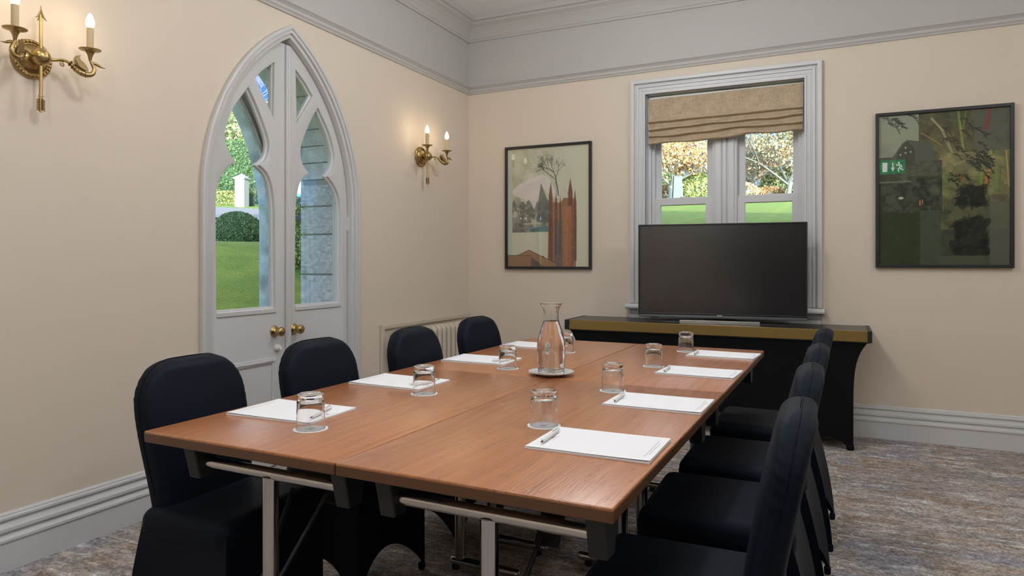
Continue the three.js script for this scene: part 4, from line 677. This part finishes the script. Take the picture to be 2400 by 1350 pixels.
{
  const nx = 150, nz = 130, g = gridGeo(nx, nz, (u, v) => { const e = (t) => Math.sign(t) * Math.pow(Math.abs(t), 1.7); const x = -6 + 110 * e(u * 2 - 1), z = -8 - 110 * e(v * 2 - 1); return [x, ground(x, z), z]; });
  const p = g.attributes.position, a = new Float32Array(p.count * 2); for (let i = 0; i < p.count; i++) { a[2 * i] = p.getX(i); a[2 * i + 1] = p.getZ(i); if (p.getX(i) > XL - 0.2 && p.getX(i) < 12.5 && p.getZ(i) > ZB && p.getZ(i) < ZR + 5.5) p.setY(i, -0.6); }
  g.setAttribute('uv', new THREE.BufferAttribute(a, 2));
  const L = struct('lawn'); part('grass', g, M.grass, L);
  const rd = struct('drive'); const c0 = gpos(455, 14.8), c1 = gpos(640, 17.5);
  part('tarmac', gridGeo(20, 6, (u, v) => { const x = lerp(c0[0] - 4, c1[0] + 2, u) - 4.2 * v, z = lerp(c0[1], c1[1], u) - 2.6 * v; return [x, ground(x, z) + 0.10, z]; }), M.road, rd);
}
const leafShape = (() => { const g = new THREE.BufferGeometry(); g.setAttribute('position', new THREE.Float32BufferAttribute([0, -0.5, 0, 0.32, 0, 0.12, 0, 0.5, 0, -0.32, 0, 0.12], 3)); g.setIndex([0, 1, 2, 0, 2, 3]); g.computeVertexNormals(); return g; })();
function leaves(name, parent, n, place, size, cols) {                  // loose leaves: nobody could count them
  const m = new THREE.InstancedMesh(leafShape, M.leaf, n), o = new THREE.Object3D(), c = new THREE.Color();
  for (let i = 0; i < n; i++) { const p = place(i); o.position.set(p[0], p[1], p[2]); o.rotation.set(rr(0, 6.3), rr(0, 6.3), rr(0, 6.3)); o.scale.setScalar(size * rr(0.6, 1.35)); o.updateMatrix(); m.setMatrixAt(i, o.matrix); const q = cols[Math.floor(rnd() * cols.length)], k = rr(0.75, 1.2); m.setColorAt(i, c.setRGB(q[0] * k, q[1] * k, q[2] * k)); }
  m.name = name; m.userData = { kind: 'stuff' }; shade(m); parent.add(m); return m;
}
const GREEN = [[0.10, 0.16, 0.045], [0.07, 0.12, 0.03], [0.15, 0.21, 0.06], [0.05, 0.085, 0.025]], YELLOW = [[0.36, 0.34, 0.09], [0.24, 0.28, 0.07], [0.42, 0.36, 0.12], [0.15, 0.2, 0.05]];
const ORANGE = [[0.62, 0.29, 0.09], [0.50, 0.20, 0.06], [0.70, 0.40, 0.15], [0.42, 0.24, 0.09], [0.66, 0.46, 0.24]], RUSSET = [[0.42, 0.24, 0.12], [0.33, 0.19, 0.10], [0.52, 0.34, 0.18], [0.28, 0.22, 0.12], [0.5, 0.42, 0.24]], OLIVE = [[0.32, 0.32, 0.13], [0.24, 0.27, 0.10], [0.44, 0.40, 0.18], [0.18, 0.2, 0.08]];
function tree(px, w, height, crown, cols, n, label, o = {}) {
  const [x, z] = gpos(px, w), y = ground(x, z), T_ = thing(o.name || 'autumn_tree', label, 'tree', [x, y - 0.1, z], 0, o.group || 'trees along the far edge of the park');
  const tips = [], geos = [], { low = 0.28, squash = 0.8, size = 0.3, r0 = 0.22 } = o, H1 = height * low;
  const grow = (p, dir, len, r, k) => {
    const mid = p.clone().addScaledVector(dir, len * 0.5).add(V(rr(-0.06, 0.06) * len, 0, rr(-0.06, 0.06) * len)), end = p.clone().addScaledVector(dir, len).add(V(rr(-0.1, 0.1) * len, 0, rr(-0.1, 0.1) * len));
    geos.push(cyl(p, mid, r, r * 0.85, 5), cyl(mid, end, r * 0.85, r * 0.66, 5)); tips.push(end, mid);
    if (k > 0) for (let i = 0; i < (k > 2 ? 4 : 3); i++) { const a = rr(0, 6.28), sp = rr(0.35, 0.95), d = dir.clone().multiplyScalar(Math.cos(sp)).add(V(Math.cos(a), rr(-0.1, 0.5), Math.sin(a)).multiplyScalar(Math.sin(sp))).normalize(); grow(end, d, len * rr(0.58, 0.8), r * 0.6, k - 1); }
  };
  part('trunk', tapered([V(0, 0, 0), V(rr(-0.1, 0.1), H1 * 0.5, 0), V(rr(-0.15, 0.15), H1, 0)], [r0 * 1.25, r0, r0 * 0.9], 8, 6), o.bark || M.bark, T_);
  const nb = 5; for (let i = 0; i < nb; i++) { const a = i / nb * 6.28 + rr(-0.4, 0.4), up = rr(0.5, 1.3); grow(V(0, H1 * rr(0.85, 1.0), 0), V(Math.cos(a), up, Math.sin(a)).normalize(), height * rr(0.2, 0.3), r0 * 0.55, 3); }
  part('branches', merge(geos), o.bark || M.bark, T_);
  if (n) leaves('foliage', T_, n, () => { if (rnd() < 0.55) { const t = tips[Math.floor(rnd() * tips.length)]; return [t.x + rr(-0.6, 0.6), t.y + rr(-0.5, 0.5), t.z + rr(-0.6, 0.6)]; } const a = rr(0, 6.28), b = Math.acos(rr(-1, 1)), q = Math.pow(rnd(), 0.4); return [crown * q * Math.sin(b) * Math.cos(a), height * (low + 0.36) + crown * squash * q * Math.cos(b), crown * q * Math.sin(b) * Math.sin(a)]; }, size, cols);
  return T_;
}
seed = 31;
tree(1572, 45.5, 6.4, 2.7, ORANGE, 7000, 'orange leaved tree behind the pale stone obelisk in the park', { squash: 0.62, low: 0.20, size: 0.2 });
tree(1652, 86, 24, 6, YELLOW, 2600, 'tall thin-leaved tree with ivy green limbs behind the orange tree', { r0: 0.4, size: 0.4 });
tree(1712, 56, 9.0, 3.1, RUSSET, 4600, 'low russet tree beside the tall bare-topped tree', { low: 0.14, size: 0.22 });
tree(1770, 64, 17, 3.6, RUSSET, 1000, 'tall bare-topped russet tree with pale bark in the park', { r0: 0.32, low: 0.3, bark: M.paleBark, size: 0.25 });
tree(1796, 75, 12.5, 4.6, ORANGE, 7000, 'short orange beech behind the pale-trunked park trees', { low: 0.16, size: 0.28, squash: 0.6 });
tree(1848, 48, 9.5, 2.6, [...RUSSET, ...OLIVE, ...RUSSET], 5600, 'brown and olive leaved park tree with a twisted trunk', { r0: 0.17, bark: M.greyBark, low: 0.16, size: 0.2 });
tree(1985, 51, 11, 4.0, OLIVE, 3600, 'broad olive tree at the far edge of the park', { low: 0.2 });
tree(1440, 62, 12, 4.4, RUSSET, 3800, 'broad russet tree beyond the obelisk', { low: 0.2 });
function bush(name, label, px, w, rx, ry, rz, n, cols, size, group, dy = 0) {
  const [x, z] = gpos(px, w), y = ground(x, z) + dy, B = thing(name, label, name.includes('hedge') ? 'hedge' : 'bush', [x, y, z], 0, group);
  part('core', new THREE.SphereGeometry(1, 24, 16).scale(rx * 0.93, ry * 0.93, rz * 0.93).translate(0, ry * 0.86, 0), M.leafCore, B);
  leaves('foliage', B, n, () => { const a = rr(0, 6.28), b = Math.acos(rr(-1, 1)), k = rr(0.9, 1.03); return [rx * k * Math.sin(b) * Math.cos(a), Math.max(0.02, ry * 0.86 + ry * k * Math.cos(b)), rz * k * Math.sin(b) * Math.sin(a)]; }, size, cols); return B;
}
bush('park_bush', 'yellow green evergreen bush beside the stone obelisk', 1634, 46, 1.15, 1.0, 1.1, 4200, YELLOW, 0.22, 'bushes at the park edge');
bush('park_bush', 'rusty bush under the pale-trunked park trees', 1806, 52, 1.3, 0.75, 0.9, 3000, ORANGE, 0.22, 'bushes at the park edge');
bush('park_bush', 'small brown bush below the low russet tree', 1738, 47, 1.1, 0.7, 0.9, 3000, RUSSET, 0.22, 'bushes at the park edge');
bush('park_bush', 'olive bush at the park edge past the twisted tree', 1885, 49, 1.2, 1.0, 1.0, 3000, OLIVE, 0.22, 'bushes at the park edge');
bush('park_bush', 'rusty bush on the far side of the obelisk', 1540, 50, 1.2, 0.8, 1.0, 3000, RUSSET, 0.22, 'bushes at the park edge');
{
  const [x, z] = gpos(1588, 43), y = ground(x, z);
  const sh = gridGeo(4, 1, (u, v) => { const a = u * Math.PI * 2 + Math.PI / 4, r = lerp(0.47, 0.34, v); return [Math.cos(a) * r, v * 1.75, Math.sin(a) * r]; });
  const O = thing('stone_obelisk', 'pale stone obelisk standing on the sunlit park lawn', 'obelisk', [x, y - 0.1, z], 0.35); part('shaft', sh.toNonIndexed().deleteAttribute('normal') && (() => { const g = sh.toNonIndexed(); g.computeVertexNormals(); return metreUV(g); })(), M.weathered, O); part('cap', (() => { const g = new THREE.ConeGeometry(0.34, 0.14, 4).toNonIndexed(); g.computeVertexNormals(); return g.rotateY(Math.PI / 4 + Math.PI / 4).translate(0, 1.82, 0); })(), M.weathered, O);
}
bush('park_bush', 'large dark bush far behind the orange tree', 1555, 60, 3.0, 1.9, 1.6, 4000, OLIVE, 0.26, 'bushes at the park edge');
bush('park_bush', 'large brown bush behind the low russet tree', 1738, 66, 1.6, 2.0, 1.4, 4000, RUSSET, 0.26, 'bushes at the park edge');
bush('park_bush', 'large olive bush behind the twisted park tree', 1842, 57, 2.2, 1.9, 1.4, 4000, OLIVE, 0.26, 'bushes at the park edge');
// garden seen through the arched door
bush('clipped_ball_bush', 'clipped round evergreen ball at the top of the lawn bank', 556, 12.3, 0.43, 0.37, 0.43, 12000, GREEN, 0.03, undefined, -0.17);
bush('yew_tree', 'large dark rounded evergreen behind the stone gate pillar', 562, 29, 2.6, 1.5, 2.0, 16000, GREEN, 0.09, undefined, -0.1);
tree(528, 38, 7.4, 2.6, OLIVE, 5200, 'yellowing garden tree above the dark evergreen', { name: 'garden_tree', group: 'trees beyond the drive', low: 0.25, size: 0.2 });
tree(585, 49, 8.6, 2.6, ORANGE, 4200, 'orange garden tree above the dark evergreen', { name: 'garden_tree', group: 'trees beyond the drive', low: 0.25, size: 0.2 });
tree(500, 62, 15, 2.4, RUSSET, 260, 'nearly bare garden tree against the sky', { name: 'garden_tree', group: 'trees beyond the drive', low: 0.3, size: 0.2, r0: 0.16 });
{
  const [x, z] = gpos(520, 24.0), y = ground(x, z), [x2, z2] = gpos(583, 24.0), L = Math.hypot(x2 - x, z2 - z), H_ = thing('low_hedge', 'low clipped yellow-green hedge along the drive', 'hedge', [(x + x2) / 2 - 0.3, y - 0.02, (z + z2) / 2], Math.atan2(-(z2 - z), x2 - x), undefined);
  part('core', rbox(L + 0.6, 0.44, 0.5, 0.08, 0, 0.2, 0), M.leafCore, H_);
  leaves('foliage', H_, 7000, () => { const f = Math.floor(rnd() * 3); return f === 0 ? [rr(-0.5, 0.5) * (L + 0.66), rr(0.44, 0.5), rr(-0.27, 0.27)] : [rr(-0.5, 0.5) * (L + 0.66), rr(0.0, 0.48), rr(0.24, 0.31) * (f === 1 ? 1 : -1)]; }, 0.06, YELLOW);
}
{
  const [x, z] = gpos(567, 23.2), y = ground(x, z), G = thing('gate_pillar', 'square pale stone gate pillar with pointed cap beside the drive', 'pillar', [x, y - 0.05, z], 0.30);
  part('shaft', metreUV(rbox(0.34, 0.98, 0.34, 0.015, 0, 0.49, 0)), M.oldStone, G); part('cap', (() => { const g = mergeGeometries([bare(box(0.42, 0.05, 0.42, 0, 1.0, 0)), bare((() => { const c = new THREE.ConeGeometry(0.28, 0.15, 4).toNonIndexed(); c.computeVertexNormals(); return c.rotateY(Math.PI / 4).translate(0, 1.10, 0); })())]); return metreUV(g); })(), M.oldStone, G);
}
{
  const [x, z] = gpos(690, 8.2), y = ground(x, z);
  const F = thing('garden_fence', 'dark rail fence seen past the stone porch jamb', 'fence', [x, y, z], 0.35); part('rail', box(0.5, 0.05, 0.04, 0, 1.69 - y, 0), M.iron, F); for (const s of [-0.22, 0.22]) part('post', box(0.05, 1.7 - y + 0.1, 0.05, s, (1.7 - y) / 2 - 0.05, 0), M.iron, F);
  bush('garden_bush', 'yellow-green bush behind the dark rail fence', 722, 9.6, 0.34, 0.55, 0.34, 4000, YELLOW, 0.05, undefined, 0.0);
}

renderer.render(scene, camera);
